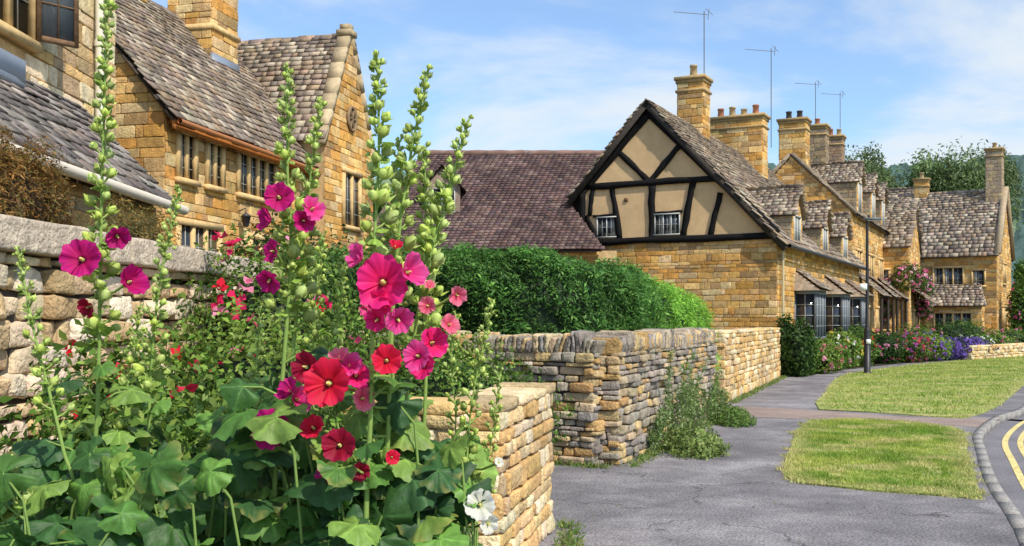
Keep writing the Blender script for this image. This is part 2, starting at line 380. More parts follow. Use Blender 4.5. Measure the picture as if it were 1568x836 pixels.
# cross wing
Ow=O2+a*5.88-b*.45
house(H,Ow+a*3.1,b,-a,6.5,3.1,6.0,8.75,wins=[('end0',1.05,2.0,4.05,5.35,dict(lights=2,rows=4)),('end0',.9,2.1,1.4,2.8,dict(lights=3,rows=3))],ov=.1,c0=.22,c1=.12,tw=.24,ch=.17,cw=.34,verge=-.02)
G0=Ow+a*3.1; 
for sg in (0,1):
    p0=G0-a*(3.1*sg)+Z3*5.95; p1=G0-a*1.55+Z3*8.85; d=unit(p1-p0); nn=unit(np.cross(b,d)); nn=nn if nn[2]>0 else -nn
    Lg=np.linalg.norm(p1-p0)
    for i in range(7): obox(H['trim'],p0-b*.08,(d,b,nn),(-.15+(Lg+.15)*i/7,R(0,.01),.0),(-.15+(Lg+.15)*(i+1)/7-.01,.34,.13+R(0,.015)),np.array((.46,.36,.22))*R(.8,1.15))
obox(H['trim'],G0-a*1.55+b*.09,(a,b,Z3),(-.2,-.2,8.82),(.2,.2,8.97),(.38,.3,.18)); obox(H['trim'],G0-a*1.55+b*.09,(a,b,Z3),(-.13,-.13,8.972),(.13,.13,9.12),(.38,.3,.18))
# carved roundel on the gable
cc=G0-a*1.55-b*.06+Z3*6.75; th=np.linspace(0,2*np.pi,25); tube(H['trim'],[cc+a*.25*math.cos(t)+Z3*.29*math.sin(t) for t in th],.045,(.26,.18,.10),6)
for t in (0,math.pi/3,2*math.pi/3): tube(H['trim'],[cc-a*.22*math.cos(t)-Z3*.25*math.sin(t),cc+a*.22*math.cos(t)+Z3*.25*math.sin(t)],.035,(.2,.14,.08),6)
pc=O2+a*5.0+b*2.2; chimney(H,pc[0],pc[1],a,b,1.15,1.1,6.5,11.5,2)
obox(H['trim'],pc,(a,b,Z3),(-.63,-.62,8.3),(.63,.62,8.42),TRIM)
obox(H['metalwork'],pc,(a,b,Z3),(-.60,-.60,7.3),(.60,-.5,7.75),(.2,.24,.3))
pc=O2+a*2.6+b*2.6; chimney(H,pc[0],pc[1],a,b,.6,.6,7.5,10.6,1)
p=O2+a*2.57-b*.2+Z3*3.6; 
tube(H['metalwork'],[p+b*.16+Z3*.32,p+Z3*.38,p+Z3*.27],.012,(.02,.02,.02),6)
tube(H['metalwork'],[p+Z3*.0,p+Z3*.02,p+Z3*.2,p+Z3*.21,p+Z3*.28],[.05,.06,.1,.12,.02],(.03,.03,.035),6)
H.finish()

# ================================================================= TIMBERED COTTAGE
a=v3(.4695,.883);b=v3(-.883,.4695);OA=v3(8.12,30)
H=Bld('timber_framed_cottage')
bays=[3.2,8.2,12.8]
house(H,OA,a,b,16,6.6,4.2,8.7,tr=4.15,zb=6.0,ov=.3,e0top=4.2,c0=.3,c1=.13,tw=.3,th=.045,verge=.2,ch=.155,cw=.36,
      holes_front=[(s-.8,s+.9,.8,2.9) for s in bays]+[(5.6,6.5,.0,2.2),(10.4,11.3,0,2.2)])
FO,FU,FN=OA,b,-a
H['plaster_panels'].add([FO+FU*p[0]+FN*.03+Z3*p[1] for p in [(.12,4.25),(6.55,4.25),(6.55,6.05),(4.15,8.6)]],[[0,1,2,3]],(.66,.45,.235))
def beam(t0,z0,t1,z1,w,n1=.1,n0=.02,c=(.012,.011,.011)):
    p0=FO+FU*t0+Z3*z0;p1=FO+FU*t1+Z3*z1;d=unit(p1-p0);s=unit(np.cross(FN,d))
    mb=H['timber_frame']; L=np.linalg.norm(p1-p0); k=6
    V=[]
    for i in range(k+1):
        f=i/k; ww=w*.5*R(.82,1.15); o=R(-.018,.018)
        for (x,y) in ((-1,n0),(1,n0),(1,n1),(-1,n1)): V.append(p0+d*L*f+s*(x*ww+o)+FN*y)
    Fs=[]
    for i in range(k):
        for j in range(4): Fs.append([i*4+j,i*4+(j+1)%4,i*4+4+(j+1)%4,i*4+4+j])
    Fs+= [[0,1,2,3],[k*4,k*4+1,k*4+2,k*4+3]]
    mb.add(V,Fs,c)
beam(0.0,4.3,6.6,4.3,.2,.115)
beam(1.9,6.17,6.45,6.17,.2,.11)
beam(.0,4.32,4.15,8.55,.34,.105,.022);beam(6.6,5.95,4.1,8.55,.34,.104,.021)
beam(6.5,4.3,6.5,6.1,.24,.1025)
beam(4.1,6.2,3.02,7.35,.18,.098);beam(4.1,6.2,5.25,7.35,.18,.097)
beam(4.02,4.3,4.02,6.17,.22,.099);beam(5.42,6.17,5.12,4.3,.19,.096);beam(6.1,6.17,6.2,5.2,.14,.094)
beam(2.62,6.15,2.98,4.3,.2,.095);beam(1.75,5.7,2.1,4.3,.18,.093)
beam(6.35,5.2,5.95,4.4,.16,.0925);beam(6.1,5.18,5.2,5.18,.09,.0915);beam(3.95,5.18,3.0,5.18,.09,.0915)
for (t0,z0,t1,z1) in ((-.38,3.92,4.15,8.85),(6.98,5.7,4.15,8.85)):
    p0=OA+b*t0+Z3*z0-a*.22;p1=OA+b*t1+Z3*z1-a*.22;d=unit(p1-p0);s=unit(np.cross(-a,d)); s=s if s[2]<0 else -s
    obox(H['timber_frame'],p0,(d,-a,s),(0,0,0.02),(np.linalg.norm(p1-p0),.05,.2),(.05,.042,.035))
window(H,FO,FU,FN,5.28,5.92,4.47,5.1,lights=2,style='white',rows=2,proud=.035)
window(H,FO,FU,FN,3.1,3.9,4.47,5.1,lights=3,style='white',rows=2,proud=.035)
fbox(H['timber_frame'],FO,FU,FN,4.85,4.97,.02,.07,5.6,5.72,(.2,.1,.05))
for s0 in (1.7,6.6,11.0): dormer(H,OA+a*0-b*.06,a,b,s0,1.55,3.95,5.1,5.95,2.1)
for s0 in bays:   # bay windows
    P=OA+a*(s0-.75)-b*.02; w=1.6; dp=.65; c=(.17,.20,.24)
    for (q,U,N,ww) in ((P-b*dp,a,-b,w),(P,-b,-a,dp),(P+a*w,-b,a,dp)):
        fbox(H['windows'],q,U,N,.03,ww-.03,-.03,.0,1.15,2.55,(.03,.035,.045))
        n=3 if ww>1 else 1
        for i in range(n+1): fbox(H['paintwork'],q,U,N,ww*i/n-.035,ww*i/n+.035,-.02,.035,1.1,2.6,c)
        for i in range(n): fbox(H['paintwork'],q,U,N,ww*(i+.5)/n-.01,ww*(i+.5)/n+.01,.0,.02,1.15,2.55,(.4,.42,.42))
        for z in (1.5,1.85,2.2): fbox(H['paintwork'],q,U,N,0,ww,.0,.018,z-.01,z+.01,(.4,.42,.42))
        fbox(H['paintwork'],q,U,N,-.04,ww+.04,-.02,.045,2.55,2.68,c); fbox(H['paintwork'],q,U,N,-.04,ww+.04,-.02,.05,1.05,1.15,c)
        stone_face(H['walls'],q,U,N,lambda z,ww=ww:[(0,ww)],0,1.05,.17,.3,.05,GOLD)
    Er=P-b*(dp+.2)-a*.2+Z3*2.66; S=unit(b*(dp+.2)+Z3*.65)
    lnr=math.hypot(dp+.2,.65)
    H['roof_tiles'].add([Er,Er+a*(w+.4),Er+a*(w+.1)+S*lnr,Er+a*.3+S*lnr],[[0,1,2,3]],ROOF[2])
    tiles(H['roof_tiles'],Er+Z3*.04,a,S,w+.4,lnr,.19,.14,.25,.035,ROOF,bounds=lambda v:(v*.28,w+.4-v*.28))
    H['roof_tiles'].add([Er,Er+b*(dp+.2),Er+a*.3+S*lnr],[[0,1,2]],ROOF[1])
for s0 in (5.7,10.5): # doors
    fbox(H['timber_frame'],OA,a,-b,s0,s0+.7,.0,.03,.2,2.1,(.09,.06,.04)); fbox(H['trim'],OA,a,-b,s0-.12,s0+.82,-.01,.1,2.1,2.26,TRIM)
tube(H['metalwork'],[OA-b*.42-a*.2+Z3*3.95,OA-b*.42+a*16+Z3*3.95],.06,(.03,.03,.03),8)
tube(H['metalwork'],[OA-b*.12+a*.25+Z3*.1,OA-b*.12+a*.25+Z3*3.9],.045,(.5,.42,.25),8)
def ridge_pt(s,t=4.15): return OA+a*s+b*t
p=ridge_pt(4.8);chimney(H,p[0],p[1],a,b,.85,.95,7.6,10.5,1);antenna(H,p[0]+.35,p[1]-.2,10.5,13.05)
p=ridge_pt(11);chimney(H,p[0],p[1],a,b,.9,2.25,7.6,10.2,4);antenna(H,p[0]+1.35,p[1]-.2,9.0,13.2)
H.finish()

H=Bld('tall_stone_house')
OB=OA+a*16.05+b*.3
house(H,OB,a,b,12,5.4,6.6,9.3,ov=.25,c0=.3,c1=.15,tw=.32,th=.04,verge=.05,ch=.18,cw=.42,
  wins=[('front',1.0,2.4,1.0,2.3,dict(lights=3)),('front',4.2,5.6,1.0,2.3,dict(lights=3)),('front',7.5,9,1,2.3,dict(lights=3)),('front',1.0,2.3,3.7,4.9,dict(lights=2)),('front',5,6.3,3.7,4.9,dict(lights=2)),('front',8.5,9.8,3.7,4.9,dict(lights=2))])
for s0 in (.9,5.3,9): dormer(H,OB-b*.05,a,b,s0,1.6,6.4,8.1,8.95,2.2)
for (t0,z0,t1,z1) in ((0,6.6,2.7,9.35),(5.4,6.6,2.7,9.35)):
    p0=OB+b*t0+Z3*z0-a*.12;p1=OB+b*t1+Z3*z1-a*.12;d=unit(p1-p0);s=unit(np.cross(a,d)); s=s if s[2]>0 else -s
    obox(H['trim'],p0,(d,a,s),(-.2,0,.02),(np.linalg.norm(p1-p0),.3,.17),(.26,.21,.15))
for (s0,w) in ((.3,2.4),(4.5,1.8),(8,2.2)):
    Er=OB+a*s0-b*1.3+Z3*2.75; S=unit(b*1.3+Z3*1.1); l=math.hypot(1.3,1.1)
    H['roof_tiles'].add([Er,Er+a*w,Er+a*w+S*l,Er+S*l],[[0,1,2,3]],ROOF[2]); tiles(H['roof_tiles'],Er+Z3*.04,a,S,w,l,.22,.16,.28,.04,ROOF)
    for ss in (.1,w-.1): tube(H['timber_frame'],[OB+a*(s0+ss)-b*1.2,OB+a*(s0+ss)-b*1.2+Z3*2.75],.07,(.06,.05,.04),6)
def rb(s,t=2.7): return OB+a*s+b*t
p=rb(.6);chimney(H,p[0],p[1],a,b,.9,1.2,8.2,11.0,2,potcol=(.08,.07,.07))
p=rb(6.2);chimney(H,p[0],p[1],a,b,.9,.95,8.2,11.7,1,pal=[(.26,.2,.14),(.36,.26,.15)]);antenna(H,p[0]-.1,p[1],11.5,14.1)
p=rb(11.3);chimney(H,p[0],p[1],a,b,.8,.9,8.2,12.0,2,pal=[(.3,.21,.14),(.38,.25,.15)]);antenna(H,p[0]+.3,p[1],12,14.6)
H.finish()

H=Bld('rose_covered_cottage')
OC=OA+a*26.2-b*1.0
house(H,OC+a*6,b,-a,9,6,5.7,8.3,wins=[('end0',2.3,3.7,1.0,2.2,dict(lights=3)),('end0',2.4,3.6,3.6,4.8,dict(lights=2)),('back',1.0,1.6,3.5,4.4,dict(lights=1)),('back',1.0,1.8,1.2,2.2,dict(lights=2))],ov=.2,c0=.3,c1=.16,tw=.34,th=.04)
stone_face(H['walls'],OC,b,-a,lambda z:[(0,9)],0,5.7,.18,.42,.05,GOLD,[(.9,1.9,1.1,2.3),(.9,1.7,3.4,4.5)])
Er=OC-b*1.2+a*1+Z3*2.6;S=unit(b*1.2+Z3*.9);H['roof_tiles'].add([Er,Er+a*3,Er+a*3+S*1.5,Er+S*1.5],[[0,1,2,3]],ROOF[2]);tiles(H['roof_tiles'],Er,a,S,3,1.5,.22,.16,.28,.04,ROOF)
H.finish()

H=Bld('gabled_stone_house')
aD=unit(v3(.838,-.545));bD=unit(v3(.545,.838));OD=v3(29.2,59)-aD*9.5
house(H,OD,aD,bD,9.5,7.1,5.8,9.9,ov=.3,c0=.34,c1=.18,tw=.36,th=.045,verge=.1,ch=.2,cw=.46,
  wins=[('front',6.0,7.6,3.6,4.9,dict(lights=3)),('front',3.0,4.2,3.6,4.9,dict(lights=2)),('front',8.2,8.8,3.8,4.7,dict(lights=1)),('end1',2.6,4.2,1.2,2.5,dict(lights=3)),('end1',2.8,4.0,4.0,5.2,dict(lights=2))])
P=OD+aD*5.6-bD*.9
for (q,U,N,ww) in ((P,aD,-bD,3.2),(P,bD,-aD,.9),(P+aD*3.2,bD,aD,.9)):
    stone_face(H['walls'],q,U,N,lambda z,ww=ww:[(0,ww)],0,2.5,.2,.4,.05,GOLD,[(.5,ww-.5,1,2.2)] if ww>1 else [])
    H['mortar'].add([q,q+U*ww,q+U*ww+Z3*2.5,q+Z3*2.5],[[0,1,2,3]],MORT)
window(H,P,aD,-bD,.6,2.6,1.1,2.1,lights=4)
Er=P-bD*.25-aD*.3+Z3*2.5;S=unit(bD*1.15+Z3*1.3);l=math.hypot(1.15,1.3);H['roof_tiles'].add([Er,Er+aD*3.8,Er+aD*3.4+S*l,Er+aD*.4+S*l],[[0,1,2,3]],ROOF[2]);tiles(H['roof_tiles'],Er+Z3*.04,aD,S,3.8,l,.24,.18,.3,.045,ROOF,bounds=lambda v:(v*.3,3.8-v*.3))
H['roof_tiles'].add([Er,Er+bD*1.15,Er+aD*.4+S*l],[[0,1,2]],ROOF[1])
for tt in (0,7.1):
    p0=OD+aD*9.5+bD*tt+Z3*5.85;p1=OD+aD*9.5+bD*3.55+Z3*10.0;d=unit(p1-p0);s=unit(np.cross(aD,d)); s=s if s[2]>0 else -s
    obox(H['trim'],p0,(d,aD,s),(-.3,-.1,.02),(np.linalg.norm(p1-p0),.25,.2),(.4,.31,.2))
pc=OD+aD*9.0+bD*3.2;chimney(H,pc[0],pc[1],aD,bD,.9,1.0,9,12.4,1,pal=[(.38,.29,.2),(.46,.34,.2)])
pc=OD+aD*4.6+bD*3.6;chimney(H,pc[0],pc[1],aD,bD,.8,.7,9,10.9,1)
H.finish()
H=Bld('stone_house')
house(H,v3(20.5,68),aD,bD,7,7,6.4,10.6,ov=.3,c0=.34,c1=.18,tw=.36,th=.045)
H.finish()

# ================================================================= BARN with clay tiles
H=Bld('clay_tiled_barn')
E=v3(-5.0,31.5,3.9);S=unit(v3(0,4.25,3.8));ln=math.hypot(4.25,3.8);cs=4.25/ln
def bb(v):
    y=v*cs; l=1.8*min(y/4.25,1); r=7.96-.53*y if y<2 else 8.5
    return (l,r)
H['clay_roof_tiles'].add([E,E+XA*7.9,E+XA*6.9+S*(2/cs),E+XA*8.5+S*(2/cs),E+XA*8.5+S*ln,E+XA*1.8+S*ln],[[0,1,2,3,4,5]],CLAY[2])
tiles(H['clay_roof_tiles'],E+Z3*.06,XA,S,8.5,ln,.145,.135,.19,.034,CLAY,bounds=bb,jit=.09)
S2=unit(v3(1.8,0,3.8));l2=math.hypot(1.8,3.8)
H['clay_roof_tiles'].add([E,E+YA*8.5,v3(-3.2,35.75,7.7)],[[0,1,2]],CLAY[2])
tiles(H['clay_roof_tiles'],E+Z3*.05,YA,S2,8.5,l2,.14,.13,.19,.03,CLAY,bounds=lambda v:(4.25*v/l2,8.5-4.25*v/l2),jit=.06)
E3=v3(-5,40,3.9);S3=unit(v3(0,-4.25,3.8));H['clay_roof_tiles'].add([E3,E3+XA*8.5,E3+XA*8.5+S3*ln,E3+XA*1.8+S3*ln],[[0,1,2,3]],CLAY[2])
tube(H['clay_roof_tiles'],[v3(-3.25,35.75,7.78)+XA*i*.4 for i in range(18)],[.11+.02*(i%2) for i in range(18)],(.22,.13,.10),8)
tube(H['clay_roof_tiles'],[E+Z3*.06+(v3(-3.2,35.75,7.72)-E)*i/16 for i in range(17)],[.08+.015*(i%2) for i in range(17)],(.18,.11,.09),8)
stone_face(H['walls'],v3(-4.8,31.8),XA,-YA,lambda z:[(0,7.6)],0,3.9,.18,.4,.05,GOLD)
H['mortar'].add([v3(-4.8,31.81),v3(3.4,31.81),v3(3.4,31.81,3.95),v3(-4.8,31.81,3.95)],[[0,1,2,3]],MORT)
H['mortar'].add([v3(-4.8,31.8),v3(-4.8,39.8),v3(-4.8,39.8,3.95),v3(-4.8,31.8,3.95)],[[0,1,2,3]],MORT)
D0=v3(-2.95,33.0)
window(H,D0,XA,-YA,.18,1.0,5.35,6.1,lights=2,style='white',rows=2)
H['clay_roof_tiles'].add([D0+Z3*5.1,D0+XA*1.2+Z3*5.1,D0+XA*1.2+Z3*6.2,D0+XA*.6+Z3*6.85,D0+Z3*6.2],[[0,1,2,3,4]],(.3,.22,.17))
for q,dr in ((D0,XA),(D0+XA*1.2,-XA)):
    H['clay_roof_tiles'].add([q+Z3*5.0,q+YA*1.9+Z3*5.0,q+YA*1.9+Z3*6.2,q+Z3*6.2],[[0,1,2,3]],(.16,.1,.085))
    Sd=unit(dr*.6+Z3*.65);Er=q+Z3*6.22-Sd*.2-YA*.15;H['clay_roof_tiles'].add([Er,Er+YA*2.2,Er+YA*2.2+Sd*1.08,Er+Sd*1.08],[[0,1,2,3]],CLAY[2]);tiles(H['clay_roof_tiles'],Er+Z3*.05,YA,Sd,2.2,1.08,.115,.11,.17,.02,CLAY,jit=.06)
H.finish()

# ================================================================= GARDEN WALLS
def wall(name,pts,thick,h,ch,cw,pal,cope='flat',irr=.3,T=ST2,core=(.08,.065,.05),gap=.02,dep=.16,batter=0,dj=.025):
    e=empty(name);mb=MB();mc=MB();mt=MB()
    for p,q in zip(pts[:-1],pts[1:]):
        p=v3(*p);q=v3(*q);U=unit(q-p);N=np.cross(U,Z3);L=np.linalg.norm(q-p)
        for O,Nn in ((p+N*thick/2,N),(p-N*thick/2,-N)):
            stone_face(mb,O-Nn*dep*.4,U,Nn,lambda z:[(0,L)],0,h,ch,cw,dep,pal,gap=gap,irr=irr,T=T,dj=dj)
        for O,Nn in ((p,-U),(q,U)):
            stone_face(mb,O-N*thick/2-Nn*dep*.4,N,Nn,lambda z:[(0,thick)],0,h,ch,cw,dep,pal,gap=gap,irr=irr,T=T,dj=dj)
        obox(mc,p,(U,N,Z3),(.05,-thick/2+.05,0),(L-.05,thick/2-.05,h-.03),core)
        if cope=='upright':
            u=0
            while u<L:
                w=R(.05,.1);hh=R(.15,.27);lean=R(-.12,.4)
                V=ST4[0]*np.array([w/2*.95,thick/2*1.05,hh/2])+R(-1,1,(len(ST4[0]),3))*.006
                V=V*(1+.12*sn(V,25,u)[:,None])
                V[:,0]+=(V[:,2])*lean
                mb.add((p+U*(u+w/2)+Z3*(h+hh/2-.02))+V[:,:1]*U+V[:,1:2]*N+V[:,2:3]*Z3,ST4[1],pick(pal,1)[0]); u+=w
        elif cope=='flat':
            u=0
            while u<L:
                w=R(.3,.6);hh=R(.06,.085)
                V=ST4[0]*np.array([min(w,L-u+.05)/2*.985,thick/2*1.12,hh/2])+R(-1,1,(len(ST4[0]),3))*.003
                mb.add((p+U*(u+w/2)+Z3*(h+hh/2-.01))+V[:,:1]*U+V[:,1:2]*N+V[:,2:3]*Z3,ST4[1],pick(pal,1)[0]*1.05); u+=w
        elif cope=='slab':
            u=-.1;Vk,Fk=cube_t(0,[-1,-.97,-.8,-.6,-.4,-.2,0,.2,.4,.6,.8,.97,1])
            while u<L+.05:
                w=R(1.9,2.6); w=min(w,L+.1-u)
                if w<.05: break
                V=Vk/((np.abs(Vk)**40).sum(1)**(1/40))[:,None]
                V=V*np.array([w/2*.997,thick/2+.1,.095])+R(-1,1,(len(V),3))*.0025
                V[:,2]+=.008*sn(V,4,u)
                mt.add((p+U*(u+w/2)+Z3*(h+.09))+V[:,:1]*U+V[:,1:2]*N+V[:,2:3]*Z3,Fk,np.array((.52,.43,.33))*R(.9,1.1)); u+=w
    mb.build('stones',M['dry_stone'],e,False if T is ST2 else True);mc.build('core',M['mortar'],e);mt.build('coping',M['dry_stone'],e,False)
wall('garden_stone_wall',[(-3.3,2.2),(-2.68,9.5)],.5,2.08,.135,.25,PALE,'slab',irr=.42,T=ST4,gap=.022,dep=.2,dj=.035)
wall('low_stone_wall',[(-2.6,6.9),(-.28,6.2),(.12,8.0)],.42,1.12,.12,.26,PALEG,'flat',irr=.22,T=ST4,gap=.012,core=(.48,.36,.2),dj=.012)
wall('grey_dry_stone_wall',[(-4.0,14.2),(1.05,11.55),(3.3,17.0)],.45,1.32,.08,.22,GREY,'upright',irr=.3,T=ST4,gap=.010,dj=.035)
wall('pale_stone_wall',[(4.15,20.0),(7.9,29.6)],.42,1.42,.14,.32,PALEG,'flat',irr=.2,gap=.012,core=(.42,.32,.18))
wall('low_garden_wall',[(19.3,41.5),(24.5,46.5),(30.0,52)],.4,.55,.14,.3,PALEG,'flat')
# ================================================================= GROUND
def sheet(name,pts,z,mat,thick=0):
    mb=MB();V=[v3(x,y,z) for x,y in pts];n=len(V);mb.add(V,[list(range(n))],(.5,.5,.5))
    if thick:
        V2=V+[p-Z3*thick for p in V];mb.add(V2,[[i,(i+1)%n,(i+1)%n+n,i+n] for i in range(n)],(.5,.5,.5))
    return mb.build(name,mat)
def mat_ground(name,c1,c2,scale,bscale,bump,cracks=False,c3=None,sp=None):
    m=bpy.data.materials.new(name);m.use_nodes=True;nt=m.node_tree;N=nt.nodes;Lk=nt.links;b=N['Principled BSDF'];b.inputs['Roughness'].default_value=.92;b.inputs['Specular IOR Level'].default_value=.25
    tc=N.new('ShaderNodeTexCoord')
    no=N.new('ShaderNodeTexNoise');no.inputs['Scale'].default_value=scale;no.inputs['Detail'].default_value=9;no.inputs['Roughness'].default_value=.7;Lk.new(tc.outputs['Object'],no.inputs[0])
    cr=N.new('ShaderNodeValToRGB');cr.color_ramp.elements[0].position=.34;cr.color_ramp.elements[1].position=.66;cr.color_ramp.elements[0].color=(*c1,1);cr.color_ramp.elements[1].color=(*c2,1)
    if c3: e=cr.color_ramp.elements.new(.5);e.color=(*c3,1)
    Lk.new(no.outputs['Fac'],cr.inputs[0]);cur=cr.outputs[0]
    n2=N.new('ShaderNodeTexNoise');n2.inputs['Scale'].default_value=bscale;n2.inputs['Detail'].default_value=3;Lk.new(tc.outputs['Object'],n2.inputs[0])
    mr=N.new('ShaderNodeMapRange');mr.inputs[1].default_value=.3;mr.inputs[2].default_value=.7;mr.inputs[3].default_value=.5;mr.inputs[4].default_value=1.5;Lk.new(n2.outputs['Fac'],mr.inputs[0])
    sc=N.new('ShaderNodeVectorMath');sc.operation='SCALE';Lk.new(cur,sc.inputs[0]);Lk.new(mr.outputs[0],sc.inputs['Scale']);cur=sc.outputs[0]
    h=n2.outputs['Fac']
    if cracks:
        nw=N.new('ShaderNodeTexNoise');nw.inputs['Scale'].default_value=2.5;nw.inputs['Detail'].default_value=6;Lk.new(tc.outputs['Object'],nw.inputs[0])
        vm=N.new('ShaderNodeVectorMath');vm.operation='MULTIPLY_ADD';Lk.new(nw.outputs['Color'],vm.inputs[0]);vm.inputs[1].default_value=(.55,.55,.55);Lk.new(tc.outputs['Object'],vm.inputs[2])
        vo=N.new('ShaderNodeTexVoronoi');vo.feature='DISTANCE_TO_EDGE';vo.inputs['Scale'].default_value=.42;Lk.new(vm.outputs[0],vo.inputs['Vector'])
        r=N.new('ShaderNodeMapRange');r.inputs[1].default_value=.0;r.inputs[2].default_value=.007;r.inputs[3].default_value=.4;r.inputs[4].default_value=1;Lk.new(vo.outputs[0],r.inputs[0])
        nk=N.new('ShaderNodeTexNoise');nk.inputs['Scale'].default_value=.55;nk.inputs['Detail'].default_value=2;Lk.new(tc.outputs['Object'],nk.inputs[0])
        rk=N.new('ShaderNodeMapRange');rk.inputs[1].default_value=.45;rk.inputs[2].default_value=.53;rk.inputs[3].default_value=1;rk.inputs[4].default_value=0;Lk.new(nk.outputs['Fac'],rk.inputs[0])
        mxk=N.new('ShaderNodeMath');mxk.operation='MAXIMUM';Lk.new(r.outputs[0],mxk.inputs[0]);Lk.new(rk.outputs[0],mxk.inputs[1])
        s2=N.new('ShaderNodeVectorMath');s2.operation='SCALE';Lk.new(cur,s2.inputs[0]);Lk.new(mxk.outputs[0],s2.inputs['Scale']);cur=s2.outputs[0]
        # straight-edged relaid strips of newer/older tarmac
        v2=N.new('ShaderNodeTexVoronoi');v2.distance='MANHATTAN';v2.inputs['Scale'].default_value=.4
        nv=N.new('ShaderNodeTexNoise');nv.inputs['Scale'].default_value=8;Lk.new(tc.outputs['Object'],nv.inputs[0])
        vm2=N.new('ShaderNodeVectorMath');vm2.operation='MULTIPLY_ADD';Lk.new(nv.outputs['Color'],vm2.inputs[0]);vm2.inputs[1].default_value=(.1,.1,.1);Lk.new(tc.outputs['Object'],vm2.inputs[2]);Lk.new(vm2.outputs[0],v2.inputs['Vector'])
        r2=N.new('ShaderNodeMapRange');r2.inputs[3].default_value=.84;r2.inputs[4].default_value=1.16;sx=N.new('ShaderNodeSeparateColor');Lk.new(v2.outputs['Color'],sx.inputs[0]);Lk.new(sx.outputs[0],r2.inputs[0])
        s3=N.new('ShaderNodeVectorMath');s3.operation='SCALE';Lk.new(cur,s3.inputs[0]);Lk.new(r2.outputs[0],s3.inputs['Scale']);cur=s3.outputs[0]
    Lk.new(cur,b.inputs['Base Color'])
    bp=N.new('ShaderNodeBump');bp.inputs['Strength'].default_value=bump;bp.inputs['Distance'].default_value=.01;Lk.new(h,bp.inputs['Height']);Lk.new(bp.outputs[0],b.inputs['Normal'])
    return m
m_asph=mat_ground('weathered_asphalt',(.14,.13,.138),(.31,.29,.295),1.1,45,.9,True,(.205,.192,.20))
m_road=mat_ground('road_asphalt',(.15,.142,.152),(.23,.215,.225),.8,60,.8)
m_pink=mat_ground('pink_asphalt',(.25,.18,.155),(.36,.28,.24),1.2,60,.6)
m_grnd=mat_ground('meadow',(.05,.085,.02),(.12,.15,.04),.3,8,.5)
m_turf=mat_ground('turf',(.16,.22,.04),(.50,.42,.20),1.6,30,.8,False,(.28,.32,.08))
m_soil=mat_ground('soil',(.03,.035,.015),(.07,.06,.035),2,20,.8)
m_kerb=mat_ground('kerb_stone',(.24,.225,.21),(.34,.32,.295),3,60,.4)
m_yel=mat_ground('yellow_paint',(.60,.47,.17),(.74,.62,.28),4,40,.2)
sheet('ground',[(-900,-300),(1200,-300),(1200,1500),(-900,1500)],-.14,m_grnd)
K=np.array([(1.0,-6),(1.7,0),(2.6,4),(3.4,6.2),(4.2,8.1),(5.0,10.2),(5.95,12.4),(7.05,14.8),(8.6,17.3),(10.3,19.6),(15.8,29),(21.5,39),(32.5,59),(55,100)],float)
def crom(P,n=8):
    P=np.array(P,float);Q=np.vstack([2*P[0]-P[1],P,2*P[-1]-P[-2]]);out=[]
    for i in range(1,len(Q)-2):
        for k in range(n):
            t=k/n;out.append(.5*((2*Q[i])+(-Q[i-1]+Q[i+1])*t+(2*Q[i-1]-5*Q[i]+4*Q[i+1]-Q[i+2])*t*t+(-Q[i-1]+3*Q[i]-3*Q[i+1]+Q[i+2])*t**3))
    out.append(P[-1]);return np.array(out)
KC=crom(K,10)
T=np.gradient(KC,axis=0);T/=np.linalg.norm(T,axis=1)[:,None];NR=np.stack([T[:,1],-T[:,0]],1)
def strip(name,o0,o1,z,mat,side=0,i0=0):
    A=KC+NR*o0;B_=KC+NR*o1;mb=MB();n=len(KC)
    V=np.concatenate([np.c_[A,np.full(n,z)],np.c_[B_,np.full(n,z)]]);Fs=[[i,i+1,n+i+1,n+i] for i in range(i0,n-1)];mb.add(V,Fs,(.5,.5,.5))
    return mb.build(name,mat)
strip('road',.05,7.5,-.10,m_road)
e=empty('double_yellow_lines')
strip('line_inner',.32,.40,-.095,m_yel).parent=e; strip('line_outer',.52,.60,-.0955,m_yel).parent=e
pav=[tuple(p) for p in KC]+[(20,110),(-25,60),(-25,-6)]
sheet('pavement',pav,0,m_asph,.13)
mb=MB()
Lc=np.concatenate([[0],np.cumsum(np.linalg.norm(np.diff(KC,axis=0),axis=1))])
def kat(s): return np.array([np.interp(s,Lc,KC[:,0]),np.interp(s,Lc,KC[:,1])])
s=0
while s<Lc[-1]-1 and s<90:
    p=v3(*kat(s));q=v3(*kat(s+.6));U=unit(q-p);N=np.cross(U,Z3);L=np.linalg.norm(q-p)
    obox(mb,p,(U,N,Z3),(.002,-.06,-.139),(L-.002,.06,.008+R(0,.004)),(.5,.5,.5)); s+=.6
mb.build('kerb',m_kerb)
sheet('driveway_crossing',[(3.3,17.4),(4.15,19.6),(5.7,18.4),(7.0,17.05),(8.45,16.9),(7.35,15.5),(6.2,16.9),(4.9,16.9)],.004,m_pink)
G1=[(3.14,11.33),(2.95,10.6),(2.98,10.2),(3.54,9.73),(4.03,9.5),(4.45,9.26),(4.75,10.0),(5.35,11.4),(5.9,12.7),(6.75,14.6),(6.9,15.4),(6.5,16.3),(5.9,16.75),(5.0,16.45),(4.35,15.0),(3.8,13.3),(3.39,12.1)]
G2=[(5.8,18.5),(6.2,20.0),(7.07,22.2),(8.1,25),(9.36,28.3),(10.7,31.1),(12.4,33.5),(15.2,37),(19,41.2),(24,46),(27.5,50.5),(20.7,38.5),(15.3,28.8),(9.9,19.8),(8.7,18.0),(7.8,16.9),(7.2,17.3),(6.55,18.0)]
sheet('verge',G1,.02,m_turf,.03);sheet('verge',G2,.02,m_turf,.03)
